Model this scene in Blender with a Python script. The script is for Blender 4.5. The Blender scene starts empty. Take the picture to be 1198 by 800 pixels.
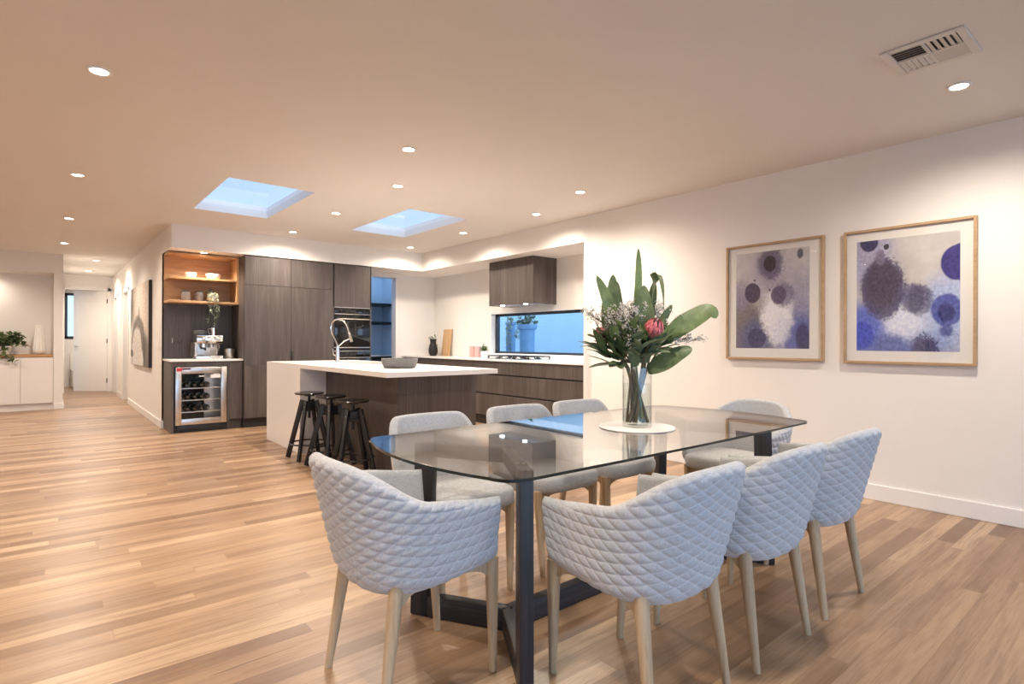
import bpy, bmesh, math, random
import numpy as np
from mathutils import Vector, Matrix, Quaternion

random.seed(7)
SC = bpy.context.scene
COL = SC.collection
R = math.radians
V = Vector

# ------------------------------------------------------------------ room measures (metres)
EYE = 1.16
CEIL = 2.605
XR = 4.755           # wall with the pictures
XK = 5.42            # kitchen wall with the window
YK = 8.70            # kitchen back wall
XH = 1.205           # hall wall with the painting
SOF = 2.314          # underside of the bulkhead
TOPZ = 0.92          # worktop height

# ------------------------------------------------------------------ materials
def newmat(name):
    m = bpy.data.materials.new(name); m.use_nodes = True
    nt = m.node_tree; nt.nodes.clear()
    return m, nt

class NT:
    """small node-building helper"""
    def __init__(self, nt): self.nt = nt
    def n(self, typ, **kw):
        nd = self.nt.nodes.new(typ)
        for k, v in kw.items(): setattr(nd, k, v)
        return nd
    def link(self, a, b): self.nt.links.new(a, b)
    def put(self, sock, v):
        if hasattr(v, 'links') or isinstance(v, bpy.types.NodeSocket): self.link(v, sock)
        else:
            if isinstance(v, (tuple, list)) and len(v) == 3 and sock.type == 'RGBA': v = (*v, 1)
            sock.default_value = v
    def math(self, op, a, b=None, c=None, clamp=False):
        nd = self.n('ShaderNodeMath', operation=op); nd.use_clamp = clamp
        self.put(nd.inputs[0], a)
        if b is not None: self.put(nd.inputs[1], b)
        if c is not None: self.put(nd.inputs[2], c)
        return nd.outputs[0]
    def vmath(self, op, a, b=None):
        nd = self.n('ShaderNodeVectorMath', operation=op)
        self.put(nd.inputs[0], a)
        if b is not None: self.put(nd.inputs[1], b)
        return nd.outputs['Value'] if op in ('DOT_PRODUCT', 'LENGTH', 'DISTANCE') else nd.outputs[0]
    def coord(self, which='Object'): return self.n('ShaderNodeTexCoord').outputs[which]
    def sep(self, v):
        nd = self.n('ShaderNodeSeparateXYZ'); self.put(nd.inputs[0], v); return nd.outputs
    def comb(self, x, y, z):
        nd = self.n('ShaderNodeCombineXYZ')
        for i, q in enumerate((x, y, z)): self.put(nd.inputs[i], q)
        return nd.outputs[0]
    def mapping(self, v, scale=(1, 1, 1), loc=(0, 0, 0)):
        nd = self.n('ShaderNodeMapping'); self.link(v, nd.inputs[0])
        self.put(nd.inputs['Scale'], scale); self.put(nd.inputs['Location'], loc)
        return nd.outputs[0]
    def noise(self, v, scale=5, detail=4, rough=.55, dist=0):
        nd = self.n('ShaderNodeTexNoise'); self.link(v, nd.inputs['Vector'])
        nd.inputs['Scale'].default_value = scale; nd.inputs['Detail'].default_value = detail
        nd.inputs['Roughness'].default_value = rough; nd.inputs['Distortion'].default_value = dist
        return nd
    def ramp(self, f, stops, interp='LINEAR'):
        nd = self.n('ShaderNodeValToRGB'); cr = nd.color_ramp; cr.interpolation = interp
        while len(cr.elements) < len(stops): cr.elements.new(.5)
        for e, (p, c) in zip(cr.elements, stops):
            e.position = p; e.color = (*c, 1) if len(c) == 3 else c
        self.put(nd.inputs[0], f); return nd.outputs[0]
    def mix(self, f, a, b, blend='MIX'):
        nd = self.n('ShaderNodeMix', data_type='RGBA', blend_type=blend)
        self.put(nd.inputs[0], f); self.put(nd.inputs[6], a); self.put(nd.inputs[7], b)
        return nd.outputs[2]
    def smooth(self, x, a, b, o0=0, o1=1):
        nd = self.n('ShaderNodeMapRange', interpolation_type='SMOOTHSTEP')
        self.put(nd.inputs[0], x)
        for i, q in enumerate((a, b, o0, o1)): self.put(nd.inputs[i + 1], q)
        return nd.outputs[0]
    def bump(self, h, strength=.3, dist=.002):
        nd = self.n('ShaderNodeBump'); self.put(nd.inputs['Height'], h)
        nd.inputs['Strength'].default_value = strength; nd.inputs['Distance'].default_value = dist
        return nd.outputs[0]
    def bsdf(self, color, rough=.5, metal=0, normal=None, spec=.5, coat=0, sheen=0, emis=None, estr=0, sss=0):
        nd = self.n('ShaderNodeBsdfPrincipled')
        self.put(nd.inputs['Base Color'], color); self.put(nd.inputs['Roughness'], rough)
        nd.inputs['Metallic'].default_value = metal
        nd.inputs['Specular IOR Level'].default_value = spec
        nd.inputs['Coat Weight'].default_value = coat
        nd.inputs['Coat Roughness'].default_value = .05
        nd.inputs['Sheen Weight'].default_value = sheen
        if normal is not None: self.link(normal, nd.inputs['Normal'])
        if emis: nd.inputs['Emission Color'].default_value = (*emis, 1); nd.inputs['Emission Strength'].default_value = estr
        return nd.outputs[0]
    def out(self, s):
        o = self.n('ShaderNodeOutputMaterial'); self.link(s, o.inputs[0])

def plain(name, color, rough=.5, metal=0, spec=.5, var=.04, vscale=8, bump=0, coat=0, sheen=0):
    """a plain material with a faint procedural mottling"""
    m, nt = newmat(name); k = NT(nt)
    co = k.coord('Object')
    nz = k.noise(co, vscale, 4)
    lo = tuple(max(0, c * (1 - var)) for c in color); hi = tuple(min(1, c * (1 + var)) for c in color)
    c = k.ramp(nz.outputs[0], [(.3, lo), (.7, hi)])
    nrm = k.bump(k.noise(co, 300, 3).outputs[0], bump, .001) if bump else None
    k.out(k.bsdf(c, rough, metal, nrm, spec, coat, sheen))
    return m

def mat_veneer(name, tones, axis='z', rough=.45, fine=120, wide=9):
    """straight-grained wood; axis is the grain direction"""
    m, nt = newmat(name); k = NT(nt)
    rnd = k.n('ShaderNodeObjectInfo').outputs['Random']
    off = k.math('MULTIPLY', rnd, 37.0)
    co = k.vmath('ADD', k.coord('Object'), k.comb(off, off, off))
    def sc(hi, lo): return {'z': (hi, hi, lo), 'x': (lo, hi, hi), 'y': (hi, lo, hi)}[axis]
    a = k.noise(k.mapping(co, sc(fine, 2.2)), 1, 5, .65).outputs[0]
    b = k.noise(k.mapping(co, sc(wide, .6)), 1, 4, .6, .6).outputs[0]
    f = k.math('ADD', k.math('MULTIPLY', a, .55), k.math('MULTIPLY', b, .45))
    c = k.ramp(f, [(.30, tones[0]), (.5, tones[1]), (.70, tones[2])])
    nr = k.bump(a, .15, .001)
    k.out(k.bsdf(c, rough, 0, nr, .4))
    return m

def mat_floor():
    m, nt = newmat('oiled_hardwood_floorboards'); k = NT(nt)
    x, y, z = k.sep(k.coord('Object'))
    W, L = .086, 1.75
    ry = k.math('DIVIDE', y, W)
    row = k.math('FLOOR', ry)
    wn = k.n('ShaderNodeTexWhiteNoise', noise_dimensions='1D'); k.link(row, wn.inputs['W'])
    xs = k.math('DIVIDE', k.math('ADD', x, k.math('MULTIPLY', wn.outputs['Value'], 9.3)), L)
    idx = k.math('FLOOR', xs)
    w2 = k.n('ShaderNodeTexWhiteNoise', noise_dimensions='2D'); k.link(k.comb(row, idx, 0), w2.inputs['Vector'])
    rv = w2.outputs['Value']
    base = k.ramp(rv, [(0, (.20, .118, .072)), (.22, (.29, .178, .104)), (.5, (.345, .222, .135)), (.8, (.395, .262, .162)), (1, (.53, .375, .24))])
    shift = k.math('MULTIPLY', rv, 91.0)
    g = k.comb(k.math('ADD', x, shift), k.math('ADD', y, shift), 0)
    g1 = k.noise(k.mapping(g, (1.6, 26, 1)), 1, 6, .62, .5).outputs[0]
    g2 = k.noise(k.mapping(g, (6, 160, 1)), 1, 4, .7).outputs[0]
    g3 = k.noise(k.mapping(g, (.7, 5, 1)), 1, 3, .5, 1.2).outputs[0]
    c = k.mix(k.smooth(g1, .44, .72), base, k.mix(.62, base, (.15, .075, .038)))
    c = k.mix(k.math('MULTIPLY', k.smooth(g2, .44, .76), .5), c, (.14, .075, .040))
    c = k.mix(k.math('MULTIPLY', k.smooth(g3, .5, .75), .35), c, (.56, .375, .22))
    vein = k.noise(k.mapping(g, (1.1, 30, 1)), 1, 2, .5, 1.6).outputs[0]      # gum veins
    c = k.mix(k.math('MULTIPLY', k.smooth(vein, .715, .76), .75), c, (.10, .05, .03))
    fy = k.math('FRACT', ry); fx = k.math('FRACT', xs)
    ey = k.math('MINIMUM', fy, k.math('SUBTRACT', 1, fy))
    ex = k.math('MULTIPLY', k.math('MINIMUM', fx, k.math('SUBTRACT', 1, fx)), L / W)
    e = k.math('MINIMUM', ex, ey)
    seam = k.smooth(e, 0.004, .02, 1, 0)
    c = k.mix(k.math('MULTIPLY', seam, .45), c, (.13, .065, .03))
    h = k.math('SUBTRACT', k.math('MULTIPLY', g1, .35), seam)
    rough = k.math('ADD', .25, k.math('MULTIPLY', g2, .16))
    k.out(k.bsdf(c, rough, 0, k.bump(h, .12, .002), .5))
    return m

def mat_fabric(name='pale_grey_wool_weave', pale_seams=False):
    m, nt = newmat(name); k = NT(nt)
    co = k.coord('Object')
    a = k.noise(k.mapping(co, (420, 420, 60)), 1, 2, .6).outputs[0]
    b = k.noise(k.mapping(co, (60, 60, 420)), 1, 2, .6).outputs[0]
    f = k.math('MULTIPLY', k.math('ADD', a, b), .5)
    c = k.ramp(f, [(.35, (.35, .365, .385)), (.5, (.47, .485, .505)), (.65, (.58, .595, .615))])
    big = k.noise(co, 7, 3).outputs[0]
    c = k.mix(k.math('MULTIPLY', big, .25), c, (.42, .43, .44))
    if pale_seams:
        at = k.n('ShaderNodeAttribute', attribute_name='seam_tone')
        c = k.mix(k.math('MULTIPLY', at.outputs['Fac'], .75), c, (.72, .725, .73))
    k.out(k.bsdf(c, .9, 0, k.bump(f, .22, .001), .2, sheen=.2))
    return m

def mat_glass(name, tint=(.97, .985, .98), f0=.04, rough=0.0, power=5.0, gain=.96):
    m, nt = newmat(name); k = NT(nt)
    geo = k.n('ShaderNodeNewGeometry')
    d = k.math('ABSOLUTE', k.vmath('DOT_PRODUCT', geo.outputs['Incoming'], geo.outputs['Normal']))
    f = k.math('POWER', k.math('SUBTRACT', 1, d, clamp=True), power)
    f = k.math('ADD', k.math('MULTIPLY', f, gain), f0, clamp=True)
    t = k.n('ShaderNodeBsdfTransparent'); t.inputs[0].default_value = (*tint, 1)
    g = k.n('ShaderNodeBsdfGlossy'); g.inputs['Roughness'].default_value = rough
    mx = k.n('ShaderNodeMixShader'); k.link(f, mx.inputs[0]); k.link(t.outputs[0], mx.inputs[1]); k.link(g.outputs[0], mx.inputs[2])
    k.out(mx.outputs[0])
    return m

def mat_emit(name, color, strength):
    m, nt = newmat(name); k = NT(nt)
    e = k.n('ShaderNodeEmission'); e.inputs[0].default_value = (*color, 1); e.inputs[1].default_value = strength
    k.out(e.outputs[0]); return m

def mat_leaf(name, dark, light, vein=None):
    m, nt = newmat(name); k = NT(nt)
    co = k.coord('Object')
    a = k.noise(co, 14, 4).outputs[0]; b = k.noise(k.mapping(co, (90, 90, 20)), 1, 3).outputs[0]
    c = k.ramp(k.math('ADD', k.math('MULTIPLY', a, .7), k.math('MULTIPLY', b, .3)), [(.32, dark), (.68, light)])
    s = k.bsdf(c, .42, 0, k.bump(b, .2, .001), .45)
    tr = k.n('ShaderNodeBsdfTranslucent'); k.link(c, tr.inputs[0])
    mx = k.n('ShaderNodeMixShader'); mx.inputs[0].default_value = .22; k.link(s, mx.inputs[1]); k.link(tr.outputs[0], mx.inputs[2])
    k.out(mx.outputs[0]); return m

def mat_art(name, ground, washes, blobs):
    """ink blots soaking into wet paper. Coordinates: object x (0..1 across), z (0..1 up)"""
    m, nt = newmat(name); k = NT(nt)
    uv = k.coord('UV')
    n1 = k.n('ShaderNodeTexNoise'); k.link(uv, n1.inputs['Vector']); n1.inputs['Scale'].default_value = 5; n1.inputs['Detail'].default_value = 8; n1.inputs['Roughness'].default_value = .62
    n2 = k.n('ShaderNodeTexNoise'); k.link(uv, n2.inputs['Vector']); n2.inputs['Scale'].default_value = 30; n2.inputs['Detail'].default_value = 9; n2.inputs['Roughness'].default_value = .72
    j1 = k.vmath('SUBTRACT', n1.outputs['Color'], (.5, .5, .5)); j2 = k.vmath('SUBTRACT', n2.outputs['Color'], (.5, .5, .5))
    c = k.ramp(n1.outputs[0], [(.3, ground[0]), (.7, ground[1])])
    def dist(ctr, jig, fine, asp):
        p = k.vmath('ADD', uv, k.vmath('MULTIPLY', j1, (jig, jig, 0)))
        p = k.vmath('ADD', p, k.vmath('MULTIPLY', j2, (fine, fine, 0)))
        d = k.vmath('SUBTRACT', p, (ctr[0], ctr[1], 0))
        d = k.vmath('MULTIPLY', d, (1, asp, 0))
        return k.vmath('LENGTH', d)
    for (cx, cy, r, soft, jig, fine, asp, col, op) in washes + blobs:
        d = dist((cx, cy), jig, fine, asp)
        f = k.smooth(d, r * (1 - soft), r * (1 + soft), op, 0)
        tone = k.mix(k.smooth(n2.outputs[0], .35, .7, 0, .75), col, tuple(min(1, q * 1.9 + .05) for q in col))
        c = k.mix(f, c, tone)
    k.out(k.bsdf(c, .7, 0, None, .2)); return m

M = {}
M['wall'] = plain('warm_white_wall_paint', (.80, .775, .745), .6, spec=.3, var=.012, vscale=3)
M['ceil'] = plain('white_ceiling_paint', (.75, .725, .70), .75, spec=.2, var=.012, vscale=2)
M['trim'] = plain('white_gloss_trim_paint', (.82, .805, .79), .35, var=.01)
M['floor'] = mat_floor()
M['veneer'] = mat_veneer('smoked_oak_veneer', [(.045, .036, .032), (.086, .070, .064), (.145, .121, .111)])
M['veneer_y'] = M['veneer']
M['gap'] = plain('black_finger_pull', (.012, .011, .011), .5)
M['oak'] = mat_veneer('honey_oak_boards', [(.26, .125, .05), (.48, .27, .125), (.60, .37, .19)], 'x', .5, 40, 6)
M['ash'] = mat_veneer('pale_ash_wood', [(.36, .245, .14), (.52, .385, .24), (.60, .465, .31)], 'z', .5, 110, 14)
M['blackwood'] = mat_veneer('black_stained_oak', [(.010, .010, .012), (.026, .026, .030), (.06, .06, .066)], 'z', .45, 130, 20)
M['blackwood_x'] = mat_veneer('black_stained_oak_beam', [(.010, .010, .012), (.026, .026, .030), (.06, .06, .066)], 'x', .45, 130, 20)
M['stone'] = plain('white_engineered_stone', (.80, .775, .75), .22, var=.015, vscale=40)
M['fabric'] = mat_fabric()
M['quilt'] = mat_fabric('quilted_grey_wool_weave', True)
M['glass'] = mat_glass('clear_glass', (.975, .986, .980), .07, power=3.8, gain=.92)
M['pane'] = mat_glass('window_glass', (.97, .985, .99), .04)
M['skyglass'] = mat_glass('tinted_skylight_glass', (.88, .86, .86), .02, gain=.25)
M['pictureglass'] = mat_glass('picture_glass', (.985, .985, .985), .035)
M['glassedge'] = plain('green_black_glass_edge', (.008, .014, .013), .08, var=.1)
M['vaseglass'] = mat_glass('vase_glass', (.955, .972, .965), .05)
M['water'] = mat_glass('water', (.93, .955, .94), .02)
M['steel'] = plain('brushed_steel', (.62, .58, .54), .28, 1, var=.06, vscale=20)
M['chrome'] = plain('polished_chrome', (.80, .79, .78), .10, 1, var=.02)
M['black'] = plain('satin_black_metal', (.020, .020, .022), .40, .3, var=.2)
M['blackseat'] = plain('black_lacquered_seat', (.022, .020, .020), .22, var=.2)
M['ovenglass'] = plain('black_oven_glass', (.012, .012, .012), .06, var=.05)
M['charcoal'] = plain('charcoal_aluminium', (.030, .038, .055), .4, .2, var=.1)
M['bowl'] = plain('matt_grey_stoneware', (.115, .115, .118), .6, var=.12, vscale=30)
M['porcelain'] = plain('white_porcelain', (.82, .80, .77), .2, var=.01)
M['jar'] = plain('speckled_grey_glaze', (.30, .27, .25), .45, var=.25, vscale=60)
M['pink'] = plain('dusty_pink_enamel', (.62, .40, .38), .4, var=.03)
M['board'] = mat_veneer('bamboo_board', [(.38, .22, .10), (.55, .35, .18), (.62, .42, .24)], 'z', .5, 60, 12)
M['frame'] = mat_veneer('light_oak_frame', [(.30, .19, .10), (.43, .29, .165), (.50, .36, .22)], 'y', .5, 90, 10)
M['mount'] = plain('ivory_mount_board', (.83, .81, .775), .8, var=.008)
M['fencewall'] = plain('sky_tinted_boundary_wall', (.68, .86, .96), .8, var=.03, vscale=4)  # white-grey wall with the blue sky light mixed into its colour
M['planter'] = plain('sky_tinted_grey_planter', (.20, .36, .56), .4, var=.08, vscale=6)  # grey planter, blue outdoor light painted into the base colour
M['lens'] = mat_emit('lit_downlight_lens', (1, .93, .82), 14)
M['led'] = mat_emit('lit_cool_led_spot', (.72, .86, 1.0), 30)
M['leaf'] = mat_leaf('deep_green_leaf', (.060, .100, .040), (.20, .265, .125))
M['leaf_light'] = mat_leaf('bright_green_leaf', (.10, .155, .058), (.26, .345, .155))
M['leaf_blue'] = mat_leaf('blue_green_leaf', (.10, .135, .075), (.29, .35, .22))
M['leaf_pale'] = mat_leaf('pale_variegated_leaf', (.22, .28, .20), (.62, .64, .52))
M['stem'] = plain('woody_stem', (.115, .085, .045), .6, var=.3, vscale=30)
M['greenstem'] = plain('green_stem', (.13, .17, .065), .5, var=.25, vscale=30)
M['petal'] = plain('coral_pink_protea_bract', (.72, .20, .215), .5, var=.35, vscale=60)
M['petaltip'] = plain('dark_protea_centre', (.030, .012, .014), .7, var=.4, vscale=90)
M['filler'] = plain('dried_white_filler_flower', (.60, .57, .52), .8, var=.2, vscale=90)
M['bottle'] = plain('dark_green_bottle_glass', (.010, .014, .010), .08, var=.3)
M['foil'] = plain('bottle_foil', (.12, .09, .07), .35, .6, var=.4, vscale=20)
M['cabwhite'] = plain('white_lacquer_cabinet', (.80, .765, .73), .4, var=.008)
M['sticker_red'] = plain('red_sticker', (.50, .03, .04), .5)
M['sticker_dark'] = plain('maroon_sticker', (.10, .03, .035), .5)
M['sticker_white'] = plain('white_sticker', (.78, .76, .74), .5)
M['felt'] = plain('white_felt_placemat', (.80, .785, .77), .9, var=.02, vscale=60, bump=.2)
M['ventwhite'] = plain('white_plastic_grille', (.66, .63, .60), .5, var=.02)
M['paving'] = plain('outdoor_paving', (.42, .44, .46), .8, var=.1)
M['toe'] = plain('dark_toe_kick', (.030, .026, .025), .5)

# ------------------------------------------------------------------ mesh builder
class MB:
    def __init__(self): self.bm = bmesh.new(); self.slots = 1
    def merge(self, tb, mi=0):
        for f in tb.faces: f.material_index = mi
        me = bpy.data.meshes.new('tmp'); tb.to_mesh(me); tb.free()
        self.bm.from_mesh(me); bpy.data.meshes.remove(me); return self
    def box(self, x0, x1, y0, y1, z0, z1, bev=0, seg=2, mi=0, rot=None, at=None):
        tb = bmesh.new(); bmesh.ops.create_cube(tb, size=1)
        bmesh.ops.scale(tb, vec=(abs(x1 - x0), abs(y1 - y0), abs(z1 - z0)), verts=tb.verts)
        if bev: bmesh.ops.bevel(tb, geom=list(tb.edges), offset=bev, segments=seg, profile=.5, affect='EDGES')
        c = V(((x0 + x1) / 2, (y0 + y1) / 2, (z0 + z1) / 2))
        if rot is not None: bmesh.ops.transform(tb, matrix=rot.to_4x4(), verts=tb.verts)
        bmesh.ops.translate(tb, vec=c, verts=tb.verts)
        return self.merge(tb, mi)
    def bar(self, a, b, wid, hei, bev=.003, up=V((0, 0, 1)), mi=0, twist=0):
        """square-section bar from a to b"""
        a, b = V(a), V(b); d = b - a; L = d.length
        tb = bmesh.new(); bmesh.ops.create_cube(tb, size=1)
        bmesh.ops.scale(tb, vec=(L, wid, hei), verts=tb.verts)
        if bev: bmesh.ops.bevel(tb, geom=list(tb.edges), offset=bev, segments=2, profile=.5, affect='EDGES')
        x = d.normalized(); y = V(up).cross(x).normalized(); z = x.cross(y)
        m = Matrix((x, y, z)).transposed().to_4x4()
        bmesh.ops.transform(tb, matrix=Matrix.Translation((a + b) / 2) @ m, verts=tb.verts)
        return self.merge(tb, mi)
    def tube(self, pts, rad, n=10, mi=0, caps=True):
        pts = [V(p) for p in pts]; N = len(pts)
        rad = rad if isinstance(rad, (list, tuple)) else [rad] * N
        tb = bmesh.new(); rings = []
        t0 = (pts[1] - pts[0]).normalized()
        ref = V((0, 0, 1)) if abs(t0.z) < .9 else V((1, 0, 0))
        u = t0.cross(ref).normalized()
        for i in range(N):
            t = (pts[min(i + 1, N - 1)] - pts[max(i - 1, 0)]).normalized()
            u = (u - t * u.dot(t)).normalized(); w = t.cross(u)
            rings.append([tb.verts.new(pts[i] + (u * math.cos(2 * math.pi * k / n) + w * math.sin(2 * math.pi * k / n)) * rad[i]) for k in range(n)])
        for i in range(N - 1):
            for k in range(n):
                tb.faces.new((rings[i][k], rings[i][(k + 1) % n], rings[i + 1][(k + 1) % n], rings[i + 1][k]))
        if caps: tb.faces.new(rings[0][::-1]); tb.faces.new(rings[-1])
        return self.merge(tb, mi)
    def lathe(self, prof, c=(0, 0, 0), n=32, mi=0, mat=None):
        """prof: (radius, height) pairs; spun about z"""
        tb = bmesh.new(); rings = []
        for r, h in prof:
            if r < 1e-6: rings.append([tb.verts.new((0, 0, h))])
            else: rings.append([tb.verts.new((r * math.cos(2 * math.pi * k / n), r * math.sin(2 * math.pi * k / n), h)) for k in range(n)])
        for a, b in zip(rings, rings[1:]):
            for k in range(n):
                if len(a) == 1 and len(b) == 1: continue
                if len(a) == 1: tb.faces.new((a[0], b[(k + 1) % n], b[k]))
                elif len(b) == 1: tb.faces.new((a[k], a[(k + 1) % n], b[0]))
                else: tb.faces.new((a[k], a[(k + 1) % n], b[(k + 1) % n], b[k]))
        bmesh.ops.recalc_face_normals(tb, faces=tb.faces)
        if mat is not None: bmesh.ops.transform(tb, matrix=mat, verts=tb.verts)
        bmesh.ops.translate(tb, vec=c, verts=tb.verts)
        return self.merge(tb, mi)
    def prism(self, poly, h0, h1, plane='xy', bev=0, mi=0, side=None):
        """poly extruded from h0 to h1 along the axis left out of plane"""
        tb = bmesh.new()
        f = {'xy': lambda p, h: (p[0], p[1], h), 'xz': lambda p, h: (p[0], h, p[1]), 'yz': lambda p, h: (h, p[0], p[1])}[plane]
        a = [tb.verts.new(f(p, h0)) for p in poly]; b = [tb.verts.new(f(p, h1)) for p in poly]
        tb.faces.new(a); tb.faces.new(b[::-1]); n = len(poly)
        for i in range(n): tb.faces.new((a[i], b[i], b[(i + 1) % n], a[(i + 1) % n]))
        bmesh.ops.recalc_face_normals(tb, faces=tb.faces)
        if bev: bmesh.ops.bevel(tb, geom=list(tb.edges), offset=bev, segments=2, profile=.5, affect='EDGES')
        for q in tb.faces: q.material_index = mi
        if side is not None:
            ax = {'xy': 2, 'xz': 1, 'yz': 0}[plane]
            for q in tb.faces:
                if abs(q.normal[ax]) < .5: q.material_index = side
        me = bpy.data.meshes.new('tmp'); tb.to_mesh(me); tb.free()
        self.bm.from_mesh(me); bpy.data.meshes.remove(me); return self
    def quad(self, a, b, c, d, mi=0):
        vs = [self.bm.verts.new(p) for p in (a, b, c, d)]; f = self.bm.faces.new(vs); f.material_index = mi; return self
    def build(self, name, mat, parent=None, smooth=True, angle=35, local=False):
        me = bpy.data.meshes.new(name); self.bm.to_mesh(me); self.bm.free()
        if parent is not None and not local:
            me.transform(Matrix.Translation(-world_loc(parent)))
        for m in (mat if isinstance(mat, (list, tuple)) else [mat]): me.materials.append(m)
        if smooth:
            me.shade_smooth(); me.set_sharp_from_angle(angle=R(angle))
        o = bpy.data.objects.new(name, me); COL.objects.link(o)
        if parent is not None: o.parent = parent
        return o

def world_loc(o):
    p = V((0, 0, 0))
    while o is not None: p += V(o.location); o = o.parent
    return p

def meshobj(name, verts, faces, mat, parent=None, smooth=True, angle=60, mats=None):
    me = bpy.data.meshes.new(name); me.from_pydata([tuple(v) for v in verts], [], faces); me.update()
    for m in (mat if isinstance(mat, (list, tuple)) else [mat]): me.materials.append(m)
    if mats is not None: me.polygons.foreach_set('material_index', mats)
    if smooth: me.shade_smooth(); me.set_sharp_from_angle(angle=R(angle))
    o = bpy.data.objects.new(name, me); COL.objects.link(o)
    if parent is not None: o.parent = parent
    return o

def tag(o, label=None, cat=None, group=None, kind=None):
    if label: o['label'] = label
    if cat: o['category'] = cat
    if group: o['group'] = group
    if kind: o['kind'] = kind
    return o

def thing(name, label, cat, loc=(0, 0, 0), rz=0, group=None):
    o = bpy.data.objects.new(name, None); COL.objects.link(o)
    o.location = loc; o.rotation_euler = (0, 0, rz); o.empty_display_size = .1
    return tag(o, label, cat, group)

def copy_tree(o, parent=None):
    c = o.copy(); COL.objects.link(c)
    if parent is not None: c.parent = parent
    for ch in list(o.children): copy_tree(ch, c)
    return c

def struct(name, mb, mat, smooth=False):
    o = mb.build(name, mat, smooth=smooth); o['kind'] = 'structure'; return o

# ------------------------------------------------------------------ the room
YB, XL = -3.2, -3.4            # wall behind the camera, wall of the living area
struct('floor', MB().box(XL - .2, XK + .2, YB - .2, 18.2, -.05, 0), M['floor'])

# ceiling with two skylight openings
SKY = [(1.25, 2.02), (3.055, 3.83)]; SY0, SY1 = 5.42, 6.935
mb = MB(); T = .08
mb.box(XL, XK + .2, YB, SY0, CEIL, CEIL + T)
mb.box(XL, XK + .2, SY1, YK + .1, CEIL, CEIL + T)
mb.box(XL, SKY[0][0], SY0, SY1, CEIL, CEIL + T)
mb.box(SKY[0][1], SKY[1][0], SY0, SY1, CEIL, CEIL + T)
mb.box(SKY[1][1], XK + .2, SY0, SY1, CEIL, CEIL + T)
mb.box(XL, XH + .15, YK + .1, 18.2, CEIL, CEIL + T)
struct('ceiling', mb, M['ceil'])
# skylight shafts and panes
mb = MB()
for a, b in SKY:
    t, h = .04, .13
    mb.box(a - t, a, SY0 - t, SY1 + t, CEIL + T, CEIL + h); mb.box(b, b + t, SY0 - t, SY1 + t, CEIL + T, CEIL + h)
    mb.box(a, b, SY0 - t, SY0, CEIL + T, CEIL + h); mb.box(a, b, SY1, SY1 + t, CEIL + T, CEIL + h)
struct('trim_1', mb, M['trim'])
for i, (a, b) in enumerate(SKY):
    struct('window_%d' % (i + 1), MB().box(a - .03, b + .03, SY0 - .03, SY1 + .03, CEIL + .13, CEIL + .14), M['skyglass'])

struct('wall_right', MB().box(XR, XR + .14, YB, 4.424, 0, CEIL).box(XR, XK + .2, 4.30, 4.424, 0, CEIL), M['wall'])
mb = MB().box(XR, XK + .2, 4.424, YK, SOF, CEIL).box(XH, XR, 8.01, YK, SOF, CEIL)
struct('wall_bulkhead', mb, M['wall'])
# kitchen wall with the strip window
WY0, WY1, WZ0, WZ1 = 4.72, 7.02, .985, 1.60
mb = MB()
mb.box(XK, XK + .14, 4.424, YK + .12, 0, WZ0).box(XK, XK + .14, 4.424, YK + .12, WZ1, CEIL)
mb.box(XK, XK + .14, 4.424, WY0, WZ0, WZ1).box(XK, XK + .14, WY1, YK + .12, WZ0, WZ1)
struct('wall_kitchen', mb, M['wall'])
# back wall of the kitchen with the pantry opening
PX0, PX1, PZ = 4.185, 4.645, 2.255
mb = MB().box(XH, PX0, YK, YK + .12, 0, CEIL).box(PX1, XK, YK, YK + .12, 0, CEIL).box(PX0, PX1, YK, YK + .12, PZ, CEIL)
struct('wall_back', mb, M['wall'])
# hall wall (two door openings further down), end wall with the bathroom door opening
HY = 15.7
mb = MB()
mb.box(XH, XH + .12, YK, 12.55, 0, CEIL).box(XH, XH + .12, 12.55, 13.35, 2.10, CEIL).box(XH, XH + .12, 13.35, 14.55, 0, CEIL)
mb.box(XH, XH + .12, 14.55, 15.25, 2.10, CEIL).box(XH, XH + .12, 15.25, HY, 0, CEIL)
struct('wall_hall', mb, M['wall'])
struct('wall_hall_end', MB().box(.24, XH + .12, HY, HY + .1, 2.29, CEIL).box(1.125, XH + .12, HY, HY + .1, 0, 2.29).box(.0, .33, HY, HY + .1, 0, 2.29), M['wall'])
struct('wall_rooms_off_hall', MB().box(XH + 1.2, XH + 1.3, YK + .12, HY, 0, CEIL).box(XH + .12, XH + 1.2, HY, HY + .1, 0, CEIL).box(XH + .12, XH + 1.2, YK + .12, HY, CEIL, CEIL + .05).box(XH + .12, XH + 1.2, 13.9, 13.95, 0, CEIL).box(XH + .12, XH + 1.2, 11.9, 11.95, 0, CEIL), M['wall'])
# niche wall at the far left
NY = 12.15
mb = MB()
mb.box(.128, .25, NY, NY + .6, 0, CEIL)                       # pillar
mb.box(XL, .128, NY, NY + .6, 2.285, CEIL)                    # header
mb.box(XL, .128, NY + .5, NY + .6, 0, 2.285)                  # back of the niche
mb.box(.128, .25, NY + .6, HY, 0, CEIL)                       # hall wall behind
struct('wall_niche', mb, M['wall'])
struct('wall_left', MB().box(XL - .12, XL, YB, NY + .6, 0, CEIL), M['wall'])
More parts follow.
